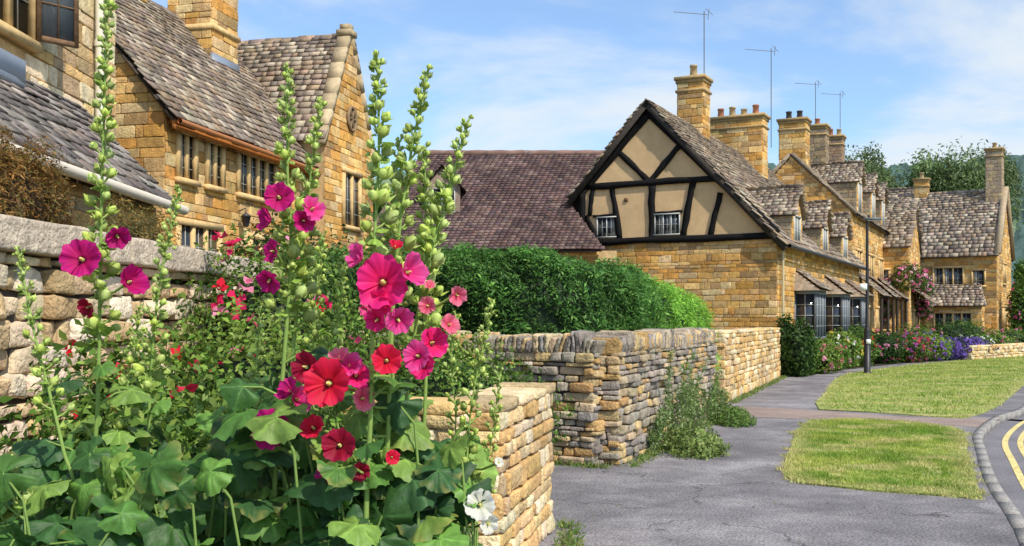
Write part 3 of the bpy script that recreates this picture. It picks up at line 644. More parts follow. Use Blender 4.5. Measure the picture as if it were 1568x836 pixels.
def inpoly(P,poly):
    x,y=P[:,0],P[:,1];c=np.zeros(len(P),bool);n=len(poly)
    for i in range(n):
        x0,y0=poly[i];x1,y1=poly[(i+1)%n]
        with np.errstate(all='ignore'): c^=((y0>y)!=(y1>y))&(x<(x1-x0)*(y-y0)/(y1-y0+1e-12)+x0)
    return c
def edged(P,poly):
    A=np.array(poly);B_=np.roll(A,-1,axis=0);d=np.full(len(P),9.)
    for p,q in zip(A,B_):
        u=q-p;t=np.clip(((P-p)@u)/(u@u),0,1);d=np.minimum(d,np.linalg.norm(P-(p+t[:,None]*u),axis=1))
    return d
def grass(name,poly,n,h,w):
    A=np.array(poly);P=np.c_[R(A[:,0].min()-.1,A[:,0].max()+.1,n),R(A[:,1].min()-.1,A[:,1].max()+.1,n)]
    J=P+.09*np.c_[sn(np.c_[P,P[:,0]*0],4,1),sn(np.c_[P,P[:,0]*0],5,7)]+R(-.06,.06,P.shape)
    P=P[inpoly(J,poly)];n=len(P);P3=np.c_[P,np.full(n,.015)]
    bare=sn(P3,2.3,4)+.7*sn(P3,6.1,8)
    keep=(bare<.75)|(R(0,1,n)<.25);P=P[keep];P3=P3[keep];n=len(P)
    th=R(0,2*np.pi,n);d=np.c_[np.cos(th),np.sin(th),np.zeros(n)];lean=rng.normal(size=(n,3))*.5;lean[:,2]=1
    hh=h*R(.5,1.4,n)*(1+.35*sn(P3,1.4,3))
    V=np.stack([P3-d*w,P3+d*w,P3+lean*hh[:,None]],1)
    f=(1.1*sn(P3,.9,1)+.9*sn(P3,3.1,5)+.8*sn(P3,8,2)+R(-.8,.8,n))*.5+.45
    f=np.clip(f,0,1)[:,None]
    sw=np.clip(np.sin(P[:,0]*-1.9+P[:,1]*3.6+1.8*sn(P3,.6,9))*1.3-.55+1.3*sn(P3,4.3,4),0,1)[:,None]*R(.2,1,(n,1))
    ed=np.clip(1-edged(P,poly)/.3,0,1)[:,None]*R(.2,1,(n,1));sw=np.maximum(sw,ed)
    c=np.array((.15,.28,.03))*(1-f)+np.array((.42,.48,.10))*f; c=c*(1-sw)+np.array((.72,.60,.30))*sw
    mb=MB();mb.batch(V,[[0,1,2]],c);return mb.build(name,M['grass'])
grass('grass',G1,90000,.035,.006);grass('grass',G2,180000,.045,.011)
# ================================================================= FOLIAGE
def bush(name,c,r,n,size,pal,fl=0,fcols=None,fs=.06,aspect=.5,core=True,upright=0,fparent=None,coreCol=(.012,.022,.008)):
    c=np.array(c,float);r=np.array(r,float);e=empty(name) if fparent is None else fparent;mb=MB()
    D=rng.normal(size=(n,3));D/=np.linalg.norm(D,axis=1)[:,None]
    rad=R(.45,1.0,n)**.5
    bumpy=1+.22*sn(D,3.1,c[0])+.14*sn(D,7,c[1])
    P=c+D*r*(rad*bumpy)[:,None];P[:,2]=np.maximum(P[:,2],.03)
    N=D+rng.normal(size=(n,3))*.6+np.array([0,0,upright])
    f=.75+.35*sn(P,6/max(r.max(),.3),2)[:,None]
    leaves(mb,P,N,size*R(.6,1.3,n),pick(pal,n,.25)*f,aspect)
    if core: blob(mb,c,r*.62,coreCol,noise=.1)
    mb.build('leaves',M['foliage'],e)
    if fl:
        mf=MB();D=rng.normal(size=(fl,3));D[:,1]-=.5;D/=np.linalg.norm(D,axis=1)[:,None];P=c+D*r*(1+.22*sn(D,3.1,c[0])[:,None]);P[:,2]=np.maximum(P[:,2],.15)
        fc=np.array(fcols)[rng.integers(0,len(fcols),fl)]
        for k in range(6):
            leaves(mf,P+rng.normal(size=P.shape)*fs*.12,D+rng.normal(size=D.shape)*.5,fs*R(.6,1.1,fl),fc*R(.75,1.2,(fl,1)),.85,.25)
        mf.build('blooms',M['petal'],e)
    return e
DG=[(.045,.11,.02),(.07,.15,.025),(.03,.08,.016),(.10,.20,.04)]
MG=[(.09,.20,.03),(.15,.28,.04),(.065,.15,.025),(.22,.36,.06)]
LG=[(.26,.40,.06),(.17,.33,.045),(.36,.50,.10)]
BR=[(.30,.16,.05),(.42,.21,.05),(.19,.12,.04),(.26,.22,.05)]
def hedge(name,path,hw,hs,n,sc_):
    pk=np.array(path,float);path=crom(pk,8);e=empty(name)
    L=np.concatenate([[0],np.cumsum(np.linalg.norm(np.diff(path,axis=0),axis=1))]);hs=np.interp(np.linspace(0,len(pk)-1,len(path)),np.arange(len(pk)),hs)
    def sec(s,ph,k=1.0):
        x=np.interp(s,L,path[:,0]);y=np.interp(s,L,path[:,1]);h=np.interp(s,L,hs)
        ds=.45;x2=np.interp(s+ds,L,path[:,0])-np.interp(s-ds,L,path[:,0]);y2=np.interp(s+ds,L,path[:,1])-np.interp(s-ds,L,path[:,1])
        l=np.hypot(x2,y2)+1e-9;tx,ty=x2/l,y2/l
        c,s_=np.cos(ph),np.sin(ph);p=4.0;m=(np.abs(c)**p+np.abs(s_)**p)**(1/p);c=c/m;s_=s_/m
        endf=np.clip(np.minimum((s+.3),(L[-1]-s+.3))/.9,0.02,1)**.5
        w=hw*c*k*endf;z=h*(.5+.5*s_*k*np.where(s_>0,endf,1))
        return np.stack([x+ty*w,y-tx*w,z],-1),np.stack([ty*c,-tx*c,s_*1.0],-1)
    cs_=L[16+4]
    nc=int(n*.35)
    s=np.concatenate([R(-.1,L[-1]+.1,n-nc),np.clip(cs_+rng.normal(size=nc)*.8,0,L[-1])]);ph=R(-.3*np.pi,.85*np.pi,n)
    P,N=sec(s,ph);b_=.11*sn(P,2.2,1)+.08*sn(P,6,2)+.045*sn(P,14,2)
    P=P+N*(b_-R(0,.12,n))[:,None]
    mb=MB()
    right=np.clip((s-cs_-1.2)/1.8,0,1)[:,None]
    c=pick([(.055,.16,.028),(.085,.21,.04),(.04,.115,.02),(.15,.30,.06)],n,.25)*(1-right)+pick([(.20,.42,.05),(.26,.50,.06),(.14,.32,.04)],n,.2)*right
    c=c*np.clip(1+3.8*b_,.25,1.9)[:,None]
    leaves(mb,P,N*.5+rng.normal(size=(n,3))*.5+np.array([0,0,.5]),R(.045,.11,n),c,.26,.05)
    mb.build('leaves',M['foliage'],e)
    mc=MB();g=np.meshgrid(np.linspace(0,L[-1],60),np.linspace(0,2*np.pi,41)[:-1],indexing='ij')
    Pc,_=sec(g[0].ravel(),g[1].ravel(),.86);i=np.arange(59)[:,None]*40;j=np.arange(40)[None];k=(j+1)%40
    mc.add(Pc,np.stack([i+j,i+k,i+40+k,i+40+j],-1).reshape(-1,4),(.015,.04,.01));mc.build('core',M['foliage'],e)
hedge('yew_hedge',[(-3.6,16.0),(-1.2,14.7),(.35,13.95),(1.1,15.0),(3.25,20.4)],1.05,[2.75,2.7,2.6,2.5,2.15],120000,0)
bush('dark_shrub',(-2.9,12.5,1.6),(1.0,.9,1.35),7000,.08,DG)
bush('garden_shrub',(-.55,9.2,.75),(1.0,.7,.65),7000,.06,MG)
bush('garden_shrub',(-1.2,10.6,.9),(1.2,.8,.85),7000,.07,LG)
ROSE=[(.80,.03,.14),(.85,.10,.3),(.75,.015,.05),(.85,.3,.45)]
bush('rose_bush',(-2.0,7.9,1.35),(.85,.7,1.0),8000,.055,LG+MG,55,ROSE,.09)
bush('rose_bush',(-1.45,5.6,.95),(.75,.6,.85),7000,.05,LG,22,[(.8,.02,.05),(.8,.1,.25)],.055)
bush('rose_bush',(-2.0,5.1,.9),(.5,.5,.8),4500,.05,MG+LG,8,[(.8,.05,.2),(.8,.02,.05)],.055)
bush('copper_shrub',(-2.75,10.6,1.95),(.5,.4,.55),2500,.06,[(.20,.05,.04),(.14,.05,.04),(.3,.08,.05)],12,[(.75,.05,.2)],.08)
bush('brown_conifer',(-3.68,7.1,2.4),(.36,.8,.72),20000,.055,BR,aspect=.22,upright=1,coreCol=(.06,.035,.015))
bush('brown_conifer',(-3.55,9.1,2.15),(.42,.8,.66),13000,.055,[(.26,.2,.05),(.18,.17,.05),(.33,.21,.06)],aspect=.22,upright=1,coreCol=(.04,.035,.015))
# weeds at the foot of the grey wall
e=empty('wall_weeds');mb=MB()
for i in range(44):
    s=R(.1,1);bx=1.25+2.3*s+R(.05,.35);by=11.75+5.4*s;h=R(.35,1.15)*(1.15 if .2<s<.75 else .6)
    dr=rng.normal(size=2)*.12;pts=[v3(bx+dr[0]*f*h*2,by+dr[1]*f*h*2,h*f) for f in np.linspace(0,1,5)];tube(mb,pts,[.006,.005,.004,.003,.002],(.2,.3,.09),4)
    m=170;f=R(0,1,m)**.8;P=np.array([v3(bx+dr[0]*q*h*2,by+dr[1]*q*h*2,h*q) for q in f])+rng.normal(size=(m,3))*.05*(1.2-f)[:,None];P[:,2]=np.abs(P[:,2])
    leaves(mb,P,rng.normal(size=(m,3))+Z3,R(.03,.08,m),pick([(.14,.24,.06),(.21,.32,.09),(.3,.38,.18)],m,.2),.35)
mb.build('leaves',M['foliage'],e)
# ragged little tufts and fallen leaves along wall feet and kerb edges
e=empty('pavement_tufts');mb=MB()
for (x0,y0,x1,y1,m) in ((.42,6.4,.45,8.1,60),(1.35,11.3,3.6,16.9,240),(4.45,19.9,8.2,29.4,260),(-.6,12.1,1.1,11.2,90)):
    t=R(0,1,m)
    for q in t:
        bx=x0+(x1-x0)*q+R(-.05,.06);by=y0+(y1-y0)*q;k=14
        P=np.array([bx,by,.005])+rng.normal(size=(k,3))*np.array([.04,.04,.0]);leaves(mb,P,rng.normal(size=(k,3))*np.array([1,1,.2]),R(.03,.09,k),pick([(.18,.27,.06),(.32,.34,.12),(.1,.2,.04)],k,.2),.2)
m=500;P=np.c_[R(.6,4,m),R(7.5,17,m),np.full(m,.006)];P=P[~inpoly(P[:,:2],G1)];leaves(mb,P,rng.normal(size=P.shape)*.2+Z3,R(.012,.035,len(P)),pick([(.35,.25,.1),(.2,.15,.08),(.3,.32,.12),(.5,.42,.3)],len(P),.2),.5)
mb.build('leaves',M['foliage'],e)
def low(name,cx,cy,rx,ry,h,n,pal,size=.06): return bush(name,(cx,cy,h*.25),(rx,ry,h*.8),n,size,pal,core=False)
low('wall_grass',2.35,12.7,.4,.75,.28,3500,[(.22,.33,.08),(.32,.4,.12)]);low('wall_grass',3.6,16.2,.35,.8,.25,2500,[(.22,.33,.08),(.16,.3,.06)])
PK=[(.7,.12,.3),(.75,.3,.45)]
front=[(8.55,29.4,.55,1.5,DG,0,None),(8.9,30.2,.6,1.15,MG,0,None),(9.7,31.2,.8,.95,LG,30,[(.55,.2,.2),(.7,.3,.4)]),(10.6,33.0,.8,.9,MG,10,PK),(11.6,34.6,.8,1.15,LG,20,[(.75,.6,.1),(.8,.8,.75)]),
(12.6,36,.8,1.2,MG,16,[(.7,.03,.05)]),(13.2,37.5,.8,1.0,MG,10,PK),(14.4,38.2,.9,1.1,DG,20,PK),(15.8,39.4,1.0,1.0,MG,80,[(.6,.1,.15),(.4,.1,.35)]),(17.2,40.6,1.0,1.0,LG,40,[(.25,.12,.5)]),
(18.4,41.8,1,.75,[(.1,.08,.25),(.08,.12,.06)],140,[(.2,.12,.5)]),(20.2,43.6,1.1,.8,[(.1,.08,.25),(.08,.12,.06)],120,[(.2,.12,.5)]),(21.5,46,1,.9,MG,25,[(.8,.8,.75)]),(23.5,48,1.2,.9,LG,20,PK),(13,38,1,1.4,DG,0,None),(17.5,42.5,1.2,1.3,MG,20,PK),(21,47,1.4,1.5,DG,0,None),(26,51.5,1.5,1.1,MG,30,PK),(25.5,55,1.5,1.5,MG,0,None)]
for (x,y,r,h,pal,fl,fc) in front:
    bush('flower_bed' if fl else 'shrub',(x,y,h*.55),(r,r,h*.62),2600,.11,pal,fl,fc,.12)
e=empty('climbing_rose')
for (s,t,z,r) in ((26.1,.3,2.2,.5),(26.0,.1,3.4,.5),(26.0,-.9,4.0,.7),(27.6,-1.25,3.9,.7),(29.2,-1.3,3.7,.7),(30.8,-1.3,3.5,.6),(29.4,-1.2,2.4,.4),(31.2,-1.3,2.3,.5)):
    p=OA+a*s+b*t; bush('leaf_mass',(p[0],p[1],z),(r,.5,r*1.1),900,.14,MG+DG,26,[(.8,.25,.42),(.7,.12,.3),(.85,.5,.6)],.15,core=False,fparent=e)
tube(mbt:=MB(),[OA+a*29.5-b*1.2,OA+a*29.2-b*1.2+Z3*3.8],.05,(.1,.08,.05));mbt.build('trunk',M['bark'],e)
e=empty('climbing_ivy')
bush('leaf_mass',(8.2,29.5,.8),(.35,.3,1.1),1500,.12,DG,fparent=e)
p=v3(30.9,59.4);bush('leaf_mass',(p[0],p[1],2),(.8,.8,2.3),2500,.2,MG,20,PK,.15,fparent=e)
# ---- trees
def tree(name,x,y,h,cr,pal,n,ls,blobs=9,zc=.62,droop=0,core=True):
    e=empty(name);mt=MB();ml=MB();base=v3(x,y,-.1)
    tube(mt,[base,base+v3(.05,0,h*.25),base+v3(-.05,.1,h*.55),base+v3(0,0,h*.85)],[h*.035,h*.028,h*.018,h*.006],(.09,.07,.05),8)
    for i in range(blobs):
        th=2.399*i+R(-.4,.4);rr=cr*.7*math.sqrt((i+.5)/blobs)*R(.8,1.15);zz=h*(zc+.26*(1-(rr/cr)**2)*R(.1,1)-.22*R(0,1)*(rr/cr))
        c=v3(x+rr*math.cos(th),y+rr*math.sin(th),zz);br=cr*R(.24,.46)
        tube(mt,[base+Z3*h*.35,(base+Z3*h*.5+c)/2,c],[h*.014,h*.01,h*.004],(.09,.07,.05),5)
        m=n//blobs;D=rng.normal(size=(m,3));D/=np.linalg.norm(D,axis=1)[:,None]
        P=c+D*br*(R(.25,1,m)**.45*(1+.3*sn(D,3,i)))[:,None]*np.array([1,1,.85+droop])
        if droop: P[:,2]-=droop*br*R(0,1,m)*1.1
        leaves(ml,P,D+rng.normal(size=(m,3))*.7,ls*R(.6,1.4,m),pick(pal,m,.25)*R(.65,1.3),.35 if droop else .55)
    mt.build('trunk',M['bark'],e);ml.build('crown',M['foliage'],e)
WG=[(.17,.25,.09),(.22,.30,.12),(.12,.19,.06)]
tree('willow_tree',29.8,82,17.6,4.2,WG,11000,.34,18,.68,.7);tree('willow_tree',26.6,86,16.6,3.2,WG,7000,.34,13,.66,.7);tree('willow_tree',33.0,86,16.2,2.8,WG,6000,.34,11,.66,.6)
tree('willow_tree',37.4,84,18.2,4.6,WG,13000,.36,20,.66,.6);tree('willow_tree',42,86,17.6,3.6,WG,8000,.34,13,.66,.6)
tree('broadleaf_tree',-6.9,44,9.4,2.6,MG,9000,.22,10,.6);tree('broadleaf_tree',-10,52,10,3.5,MG,8000,.25,10,.6)
tree('broadleaf_tree',36.5,66,7.5,3.2,MG,9000,.26,11,.5);tree('broadleaf_tree',40.5,72,9.5,3.6,DG+MG,9000,.28,11,.5);tree('broadleaf_tree',34.0,74,9.0,3,DG+MG,6000,.28,9,.5)
tree('shrub_tree',34.3,60.5,5,2.4,LG+MG,8000,.2,9,.4)
for (x,y,r,h) in ((33,54,1.6,1.6),(36,56,2,2),(30.5,54.5,1.3,1.2),(-6,36,2,3),(-8,30,2,2.6)): bush('shrub',(x,y,h*.5),(r,r,h*.6),3500,.16,MG)
# ---- hill
def hill():
    mb=MB();nu,nv=420,46
    th=np.linspace(math.radians(-50),math.radians(58),nu);rr=np.linspace(190,640,nv)
    A,Rr=np.meshgrid(th,rr,indexing='ij');X=Rr*np.sin(A)*1.0;Y=Rr*np.cos(A)
    prof=np.interp(Rr,[190,260,470,560,640],[-.5,8,72,74,60])
    P=np.stack([X,Y,prof*0],-1).reshape(-1,3)
    Zz=prof.ravel()*(1+.07*sn(P,.008,2)+.03*sn(P,.02,4))
    lump=(np.abs(sn(P,.17,1))+np.abs(sn(P,.31,3))+np.abs(sn(P,.6,7)))*3.2
    field=(sn(P,.011,6)>.6)
    Zz=Zz+np.where(field,0,lump)+R(-.6,.6,len(P))*~field
    P[:,2]=Zz
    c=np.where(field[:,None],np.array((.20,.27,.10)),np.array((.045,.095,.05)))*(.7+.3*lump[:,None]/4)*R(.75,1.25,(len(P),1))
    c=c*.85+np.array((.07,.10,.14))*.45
    i=np.arange(nu-1)[:,None]*nv;j=np.arange(nv-1)[None]
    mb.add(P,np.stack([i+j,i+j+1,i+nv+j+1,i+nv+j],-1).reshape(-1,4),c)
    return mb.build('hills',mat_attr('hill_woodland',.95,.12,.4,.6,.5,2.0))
hill()
# ================================================================= LAMP POST
e=empty('street_lamp');mb=MB();lx,ly=11.24,31.0
tube(mb,[v3(lx,ly,z) for z in (0,.05,.06,1.35,1.42,1.5,4.85)],[.13,.13,.1,.1,.085,.055,.04],(.015,.015,.017),12);mb.build('post',M['metal'],e,False)
mb=MB();obox(mb,v3(lx,ly,4.86),(unit(v3(1,-.3)),unit(v3(.3,1)),Z3),(-.12,-.1,0),(.42,.1,.07),(.16,.17,.18));obox(mb,v3(lx,ly,4.86),(unit(v3(1,-.3)),unit(v3(.3,1)),Z3),(.0,-.08,-.03),(.38,.08,-.002),(.6,.6,.58));tube(mb,[v3(lx+.05,ly,4.93),v3(lx+.05,ly,5.02)],.04,(.05,.05,.05));mb.build('lantern',M['paint'],e)
mb=MB();obox(mb,v3(lx,ly,2.65),(XA,YA,Z3),(-.26,-.075,0),(-.03,-.06,.2),(.75,.76,.72));obox(mb,v3(lx,ly,.95),(XA,YA,Z3),(-.07,-.115,0),(.07,-.105,.14),(.75,.76,.72));mb.build('notice_plate',M['paint'],e)

# ================================================================= HOLLYHOCKS
def leaf_t(na=45,nr=5):
    V=[(0,0,0)];C=[1.25]
    for i in range(1,nr+1):
        f=i/nr
        for j in range(na):
            th=-math.pi*.90+2*math.pi*.90*j/(na-1)
            lob=abs(math.cos(th*2.5))**.55
            r=(.70+.30*lob)*(1-.10*abs(th)/math.pi)*(1+.035*math.sin(th*31)*(f>.9))
            rr=f*r
            z=.10*math.cos(th*5)*f*f*.8 - .16*f*f + .02*math.sin(th*17)*f
            V.append((rr*math.cos(th),rr*math.sin(th),z))
            vein=max(0,math.cos(th*5))**14; C.append(.85+.6*vein*(1-.5*f)+.08*R(-1,1))
    Fs=[]
    for i in range(nr):
        for j in range(na-1):
            if i==0: Fs.append((0,1+j,2+j,2+j))
            else: a0=1+(i-1)*na;b0=1+i*na;Fs.append((a0+j,b0+j,b0+j+1,a0+j+1))
    tris=np.array([f[:3] for f in Fs if f[2]==f[3]]);quads=np.array([f for f in Fs if f[2]!=f[3]])
    return np.array(V),quads,tris,np.array(C)
LT=leaf_t()
def hleaf(mb,p,dirn,nrm,r,col):
    dirn=unit(dirn);n=unit(nrm-dirn*np.dot(nrm,dirn));s=np.cross(n,dirn);V=LT[0].copy()
    V[:,2]*=R(.5,1.9); V[:,2]+= -.35*R(-.3,1.3)*V[:,0]**2+R(-.4,.4)*V[:,1]*V[:,0]+.06*sn(V*np.array([1,1,0]),7,R(0,9))-R(-.1,.5)*V[:,1]**2
    V[:,1]*=R(.78,1.08)
    W=p+(V[:,:1]*dirn+V[:,1:2]*s+V[:,2:3]*n)*r; n0=mb.n
    c=np.array(col)*LT[3][:,None]
    if R(0,1)<.3: # yellowing, nibbled edge
        e_=np.clip((np.hypot(V[:,0],V[:,1])-.6)*3*(sn(V,5,R(0,9))>0),0,1)[:,None]*.6;c=c*(1-e_)+np.array((.40,.36,.10))*e_
    mb.add(W,LT[1],c);mb.F.append(LT[2]+n0)
def bud(mb,p,d,r,col,L=1.35):
    d=unit(d);x=unit(np.cross(d,v3(.3,.9,.2)));y=np.cross(d,x);V=SP[0].copy()
    taper=1-.35*np.clip(V[:,2],0,1);V[:,0]*=taper;V[:,1]*=taper
    ang=np.arctan2(V[:,1],V[:,0]);V[:,:2]*=(1+.14*np.cos(5*ang))[:,None]
    W=p+d*r*L*.8+(V[:,:1]*x+V[:,1:2]*y+V[:,2:3]*d*L)*r;n0=mb.n
    c=np.array(col)*(1+.25*V[:,2:3]);mb.add(W,SP[1],c);mb.F.append(SP[2]+n0)
def bracts(mb,p,d,r,col,n=4):
    """leafy sepals wrapped round a bud"""
    d=unit(d);x=unit(np.cross(d,v3(.3,.9,.2)));y=np.cross(d,x);o=R(0,6)
    for k in range(n):
        t=o+k*6.283/n;q=x*math.cos(t)+y*math.sin(t);s=np.cross(d,q)
        a0=p;m=p+q*r*1.05+d*r*.9;tip=p+q*r*R(.7,1.7)+d*r*R(1.7,2.6)
        mb.add([a0,m+s*r*.5,tip,m-s*r*.5],[[0,1,2,3]],np.array(col)*R(.85,1.25))
FC={'magenta':((.10,.0,.02),(.50,.008,.13),(.60,.015,.22)),'pink':((.30,.01,.04),(.80,.03,.24),(.85,.10,.38)),'red':((.10,.0,.003),(.66,.008,.035),(.78,.02,.08)),
    'hot':((.22,.0,.01),(.80,.012,.14),(.86,.03,.25)),'dark':((.04,.0,.004),(.28,.004,.02),(.38,.01,.05)),'white':((.55,.6,.2),(.82,.8,.66),(.85,.83,.76)),'salmon':((.5,.03,.05),(.82,.10,.2),(.85,.22,.33))}
def flower(mb,ms,c,N,r,kind,cup=.42):
    N=unit(N);x=unit(np.cross(N,v3(.2,.1,1)));y=np.cross(N,x);ci,cm,co=[np.array(q) for q in FC[kind]]
    nr,na=9,13;rot=R(0,6.28)
    for k in range(5):
        th0=rot+k*2*math.pi/5+R(-.1,.1);ph=R(0,6.28);V=[];C=[];pr=R(.9,1.08);ck=cup*R(.85,1.25)
        for i in range(nr):
            f=(.06+.94*i/(nr-1))
            for j in range(na):
                v=-1+2*j/(na-1)
                ang=th0+v*.82*(.75+.25*f**.5)
                rad=r*pr*f*(1-.15*abs(v)**2.4*f+.05*math.sin(v*9+ph)*f**3+.025*math.sin(v*21+ph)*f**4)
                h=r*(ck*f**1.6-.12*f**5+.12*f**2*math.sin(v*5+ph)+.07*f**3*math.sin(v*13+ph*2)+.10*v*f)
                V.append(c+(x*math.cos(ang)+y*math.sin(ang))*rad+N*h)
                g=min(max((f-.14)/.14,0),1);q=ci*(1-g)+cm*g;g2=min(max((f-.4)/.5,0),1);q=q*(1-g2)+co*g2
                C.append(q*(1+.2*math.sin(v*24+ph)*(1-.4*f)))
        Fs=[[i*na+j,i*na+j+1,(i+1)*na+j+1,(i+1)*na+j] for i in range(nr-1) for j in range(na-1)]
        mb.add(V,np.array(Fs),np.array(C))
    for i in range(22):
        t=i/22; p=c+N*r*(.06+.32*t)+(x*math.cos(i*2.4)+y*math.sin(i*2.4))*r*.07*(1.1-t);bud(ms,p,N+rng.normal(size=3)*.4,r*.042,(.80,.70,.25),1)
    for k in range(5):
        an=rot+k*1.2566;d=unit((x*math.cos(an)+y*math.sin(an))*.8-N*.15);q=np.cross(N,d)
        ms.add([c-N*r*.08,c-N*r*.02+d*r*.2+q*r*.13,c+d*r*.42-N*r*.02,c-N*r*.02+d*r*.2-q*r*.13],[[0,1,2,3]],(.3,.44,.1))
LIME=np.array((.50,.61,.17))
def hollyhock(pts,budfrom,flowers=(),leafz=(.2,1.5),nl=16,rad=.009,lr=(.06,.11),budr=.0165,dens=1.0,seed=0,extra=()):
    e=empty('hollyhock');st=MB();bd=MB();lf=MB();fl=MB()
    P=np.array([loc(*p) for p in pts]);g=P[0].copy();g[2]=0;g[0]+=R(-.03,.03)
    P=np.vstack([g,P]);C=crom(P,14);L=np.concatenate([[0],np.cumsum(np.linalg.norm(np.diff(C,axis=0),axis=1))]);T_=L[-1]
    at=lambda s:np.array([np.interp(s,L,C[:,k]) for k in range(3)])
    rr=rad*(1-.78*(L/T_)**1.4);sc=np.array((.30,.44,.11))*(.85+.4*(L/T_)[:,None]);tube(st,C,rr,np.repeat(sc,8,0) ,8)
    b0=np.interp(loc(pts[0][0],budfrom,pts[-1][2])[2],C[:,2],L);s=b0;k=seed
    while s<T_:
        f=(s-b0)/(T_-b0+1e-6);r=budr*(1-.64*f)*R(.75,1.15);th=k*2.399+R(-.3,.3);k+=1
        out=v3(math.cos(th),math.sin(th),.55+.8*f);p=at(s);d=unit(out);q=p+d*(.010+.024*(1-f)*R(.5,1.3))
        tube(st,[p,(p+q)/2-Z3*.002,q],[.0035,.003,.003],(.36,.48,.12),5)
        c_=LIME*R(.75,1.25)*np.array((1,1,R(.7,1.3)))
        bud(bd,q,d+Z3*.25,r,c_);bracts(bd,q,d+Z3*.25,r*1.05,c_)
        if R(0,1)<.85:
            d2=unit(out+rng.normal(size=3)*.5);q2=p+d2*(.014+.018*(1-f));bud(bd,q2,d2,r*R(.5,.8),LIME*R(.7,1.2));bracts(bd,q2,d2,r*.7,LIME*R(.7,1.2),3)
        if R(0,1)<.75*(1-f)+.2:
            d3=unit(v3(math.cos(th+.5),math.sin(th+.5),R(-.1,.6)));hleaf(lf,p+d3*.015,d3,Z3+d3*.3,r*R(1.0,2.4),np.array((.26,.40,.07))*R(.8,1.3))
        s+=(.026-.017*f)*R(.7,1.2)/dens
    for i in range(nl):
        z=R(*leafz);s=np.interp(z,C[:,2],L);p=at(s);th=i*2.399+seed;fz=(z-leafz[0])/(leafz[1]-leafz[0])
        d=unit(v3(math.cos(th),math.sin(th),R(.1,.6)));pl=R(.06,.2)*(1.15-.6*fz);q=p+d*pl+Z3*.01;tube(st,[p,(p+q)/2+Z3*.012,q],[.004,.003,.0026],(.28,.42,.1),5)
        r=R(*lr)*(1.15-.5*fz);col=np.array([(.065,.17,.035),(.11,.25,.045),(.15,.31,.055),(.05,.13,.04),(.24,.40,.08)][rng.integers(0,5)])*R(.8,1.15)
        nn=unit(Z3*R(.35,1)+d*R(-.2,.9)+v3(R(-.3,.3),-R(.0,.9)))
        hleaf(lf,q,d*v3(1,1,.2)+Z3*R(-.6,.15),nn,r,col)
    for fdef in flowers:
        px,py,rpx,kind=fdef[:4];d_=pts[-1][2] - .06 if len(fdef)<6 else fdef[5]
        c=loc(px,py,d_);r=rpx/F*d_
        fac=fdef[4] if len(fdef)>4 and fdef[4] is not None else (R(-.5,.5),-1,R(-.25,.35))
        N=unit(v3(*fac));sidev=1-abs(N[1])
        flower(fl,bd,c-N*r*.15,N,r*1.0,kind,.5 if sidev<.3 else .85)
        s=np.interp(c[2]-.03,C[:,2],L);p=at(s);tube(st,[p,(p+c)/2-Z3*.01,c-N*r*.22],[.004,.0035,.004],(.3,.44,.1),5);bud(bd,c-N*r*.38,N,r*.16,(.3,.44,.1),1.2)
    st.build('stems',M['bud'],e,True);bd.build('buds',M['bud'],e,True);lf.build('leaves',M['hfol'],e,True);fl.build('flowers',M['petal'],e,True)
    return e
hollyhock([(140,836,2.65),(150,600,2.62),(155,330,2.6),(160,150,2.6),(165,-25,2.6)],520,[(125,397,30,'magenta',(.1,-1,.15)),(198,432,23,'magenta',(.75,-.6,.2)),(180,362,20,'magenta',(.5,-.7,-.5)),(135,470,16,'dark',(-.4,-.8,-.4))],(.75,1.6),18,seed=1)
hollyhock([(225,836,2.85),(230,600,2.85),(245,430,2.85),(275,290,2.85)],600,[],(.8,1.45),14,seed=2,budr=.014)
hollyhock([(120,836,2.5),(95,680,2.5),(55,520,2.5),(28,385,2.5)],640,[],(.8,1.4),12,seed=3,budr=.012)
hollyhock([(185,836,2.7),(182,700,2.7),(200,560,2.7),(215,470,2.7)],660,[],(.8,1.4),8,seed=23,budr=.012,rad=.006)
hollyhock([(420,836,2.5),(430,620,2.5),(445,400,2.48),(440,250,2.46),(440,108,2.45)],480,[(427,302,23,'magenta',(.1,-1,.2)),(413,337,18,'magenta',(-.8,-.7,.1)),(478,320,20,'pink',(.6,-.7,.3)),(465,338,18,'magenta',(.5,-.8,-.1)),(418,385,19,'magenta',(-.6,-.7,.1)),(412,430,19,'magenta',(-.2,-.8,-.5)),(415,655,31,'magenta',(-.1,-1,.1)),(455,612,23,'pink',(.8,-.6,.1)),(445,600,19,'magenta',(-.5,-.7,.6))],(.7,1.6),20,seed=4,rad=.010)
hollyhock([(440,836,2.6),(445,600,2.58),(462,400,2.55),(478,250,2.5),(492,160,2.5)],500,[],(.8,1.5),8,seed=5)
hollyhock([(560,836,2.35),(568,620,2.33),(572,400,2.3),(580,240,2.3),(578,92,2.3)],380,[(586,432,41,'hot',(.05,-1,.1)),(625,417,24,'pink',(.8,-.6,.2)),(552,395,20,'pink',(-.7,-.6,.3)),(605,378,11,'red',(.3,-.6,.8)),(610,490,23,'pink',(.4,-.8,-.4)),(577,490,19,'hot',(-.3,-.8,-.4)),(585,462,22,'hot',(-.3,-.8,-.5)),(592,552,25,'red',(.2,-1,.2))],(.7,1.55),18,seed=6,rad=.010)
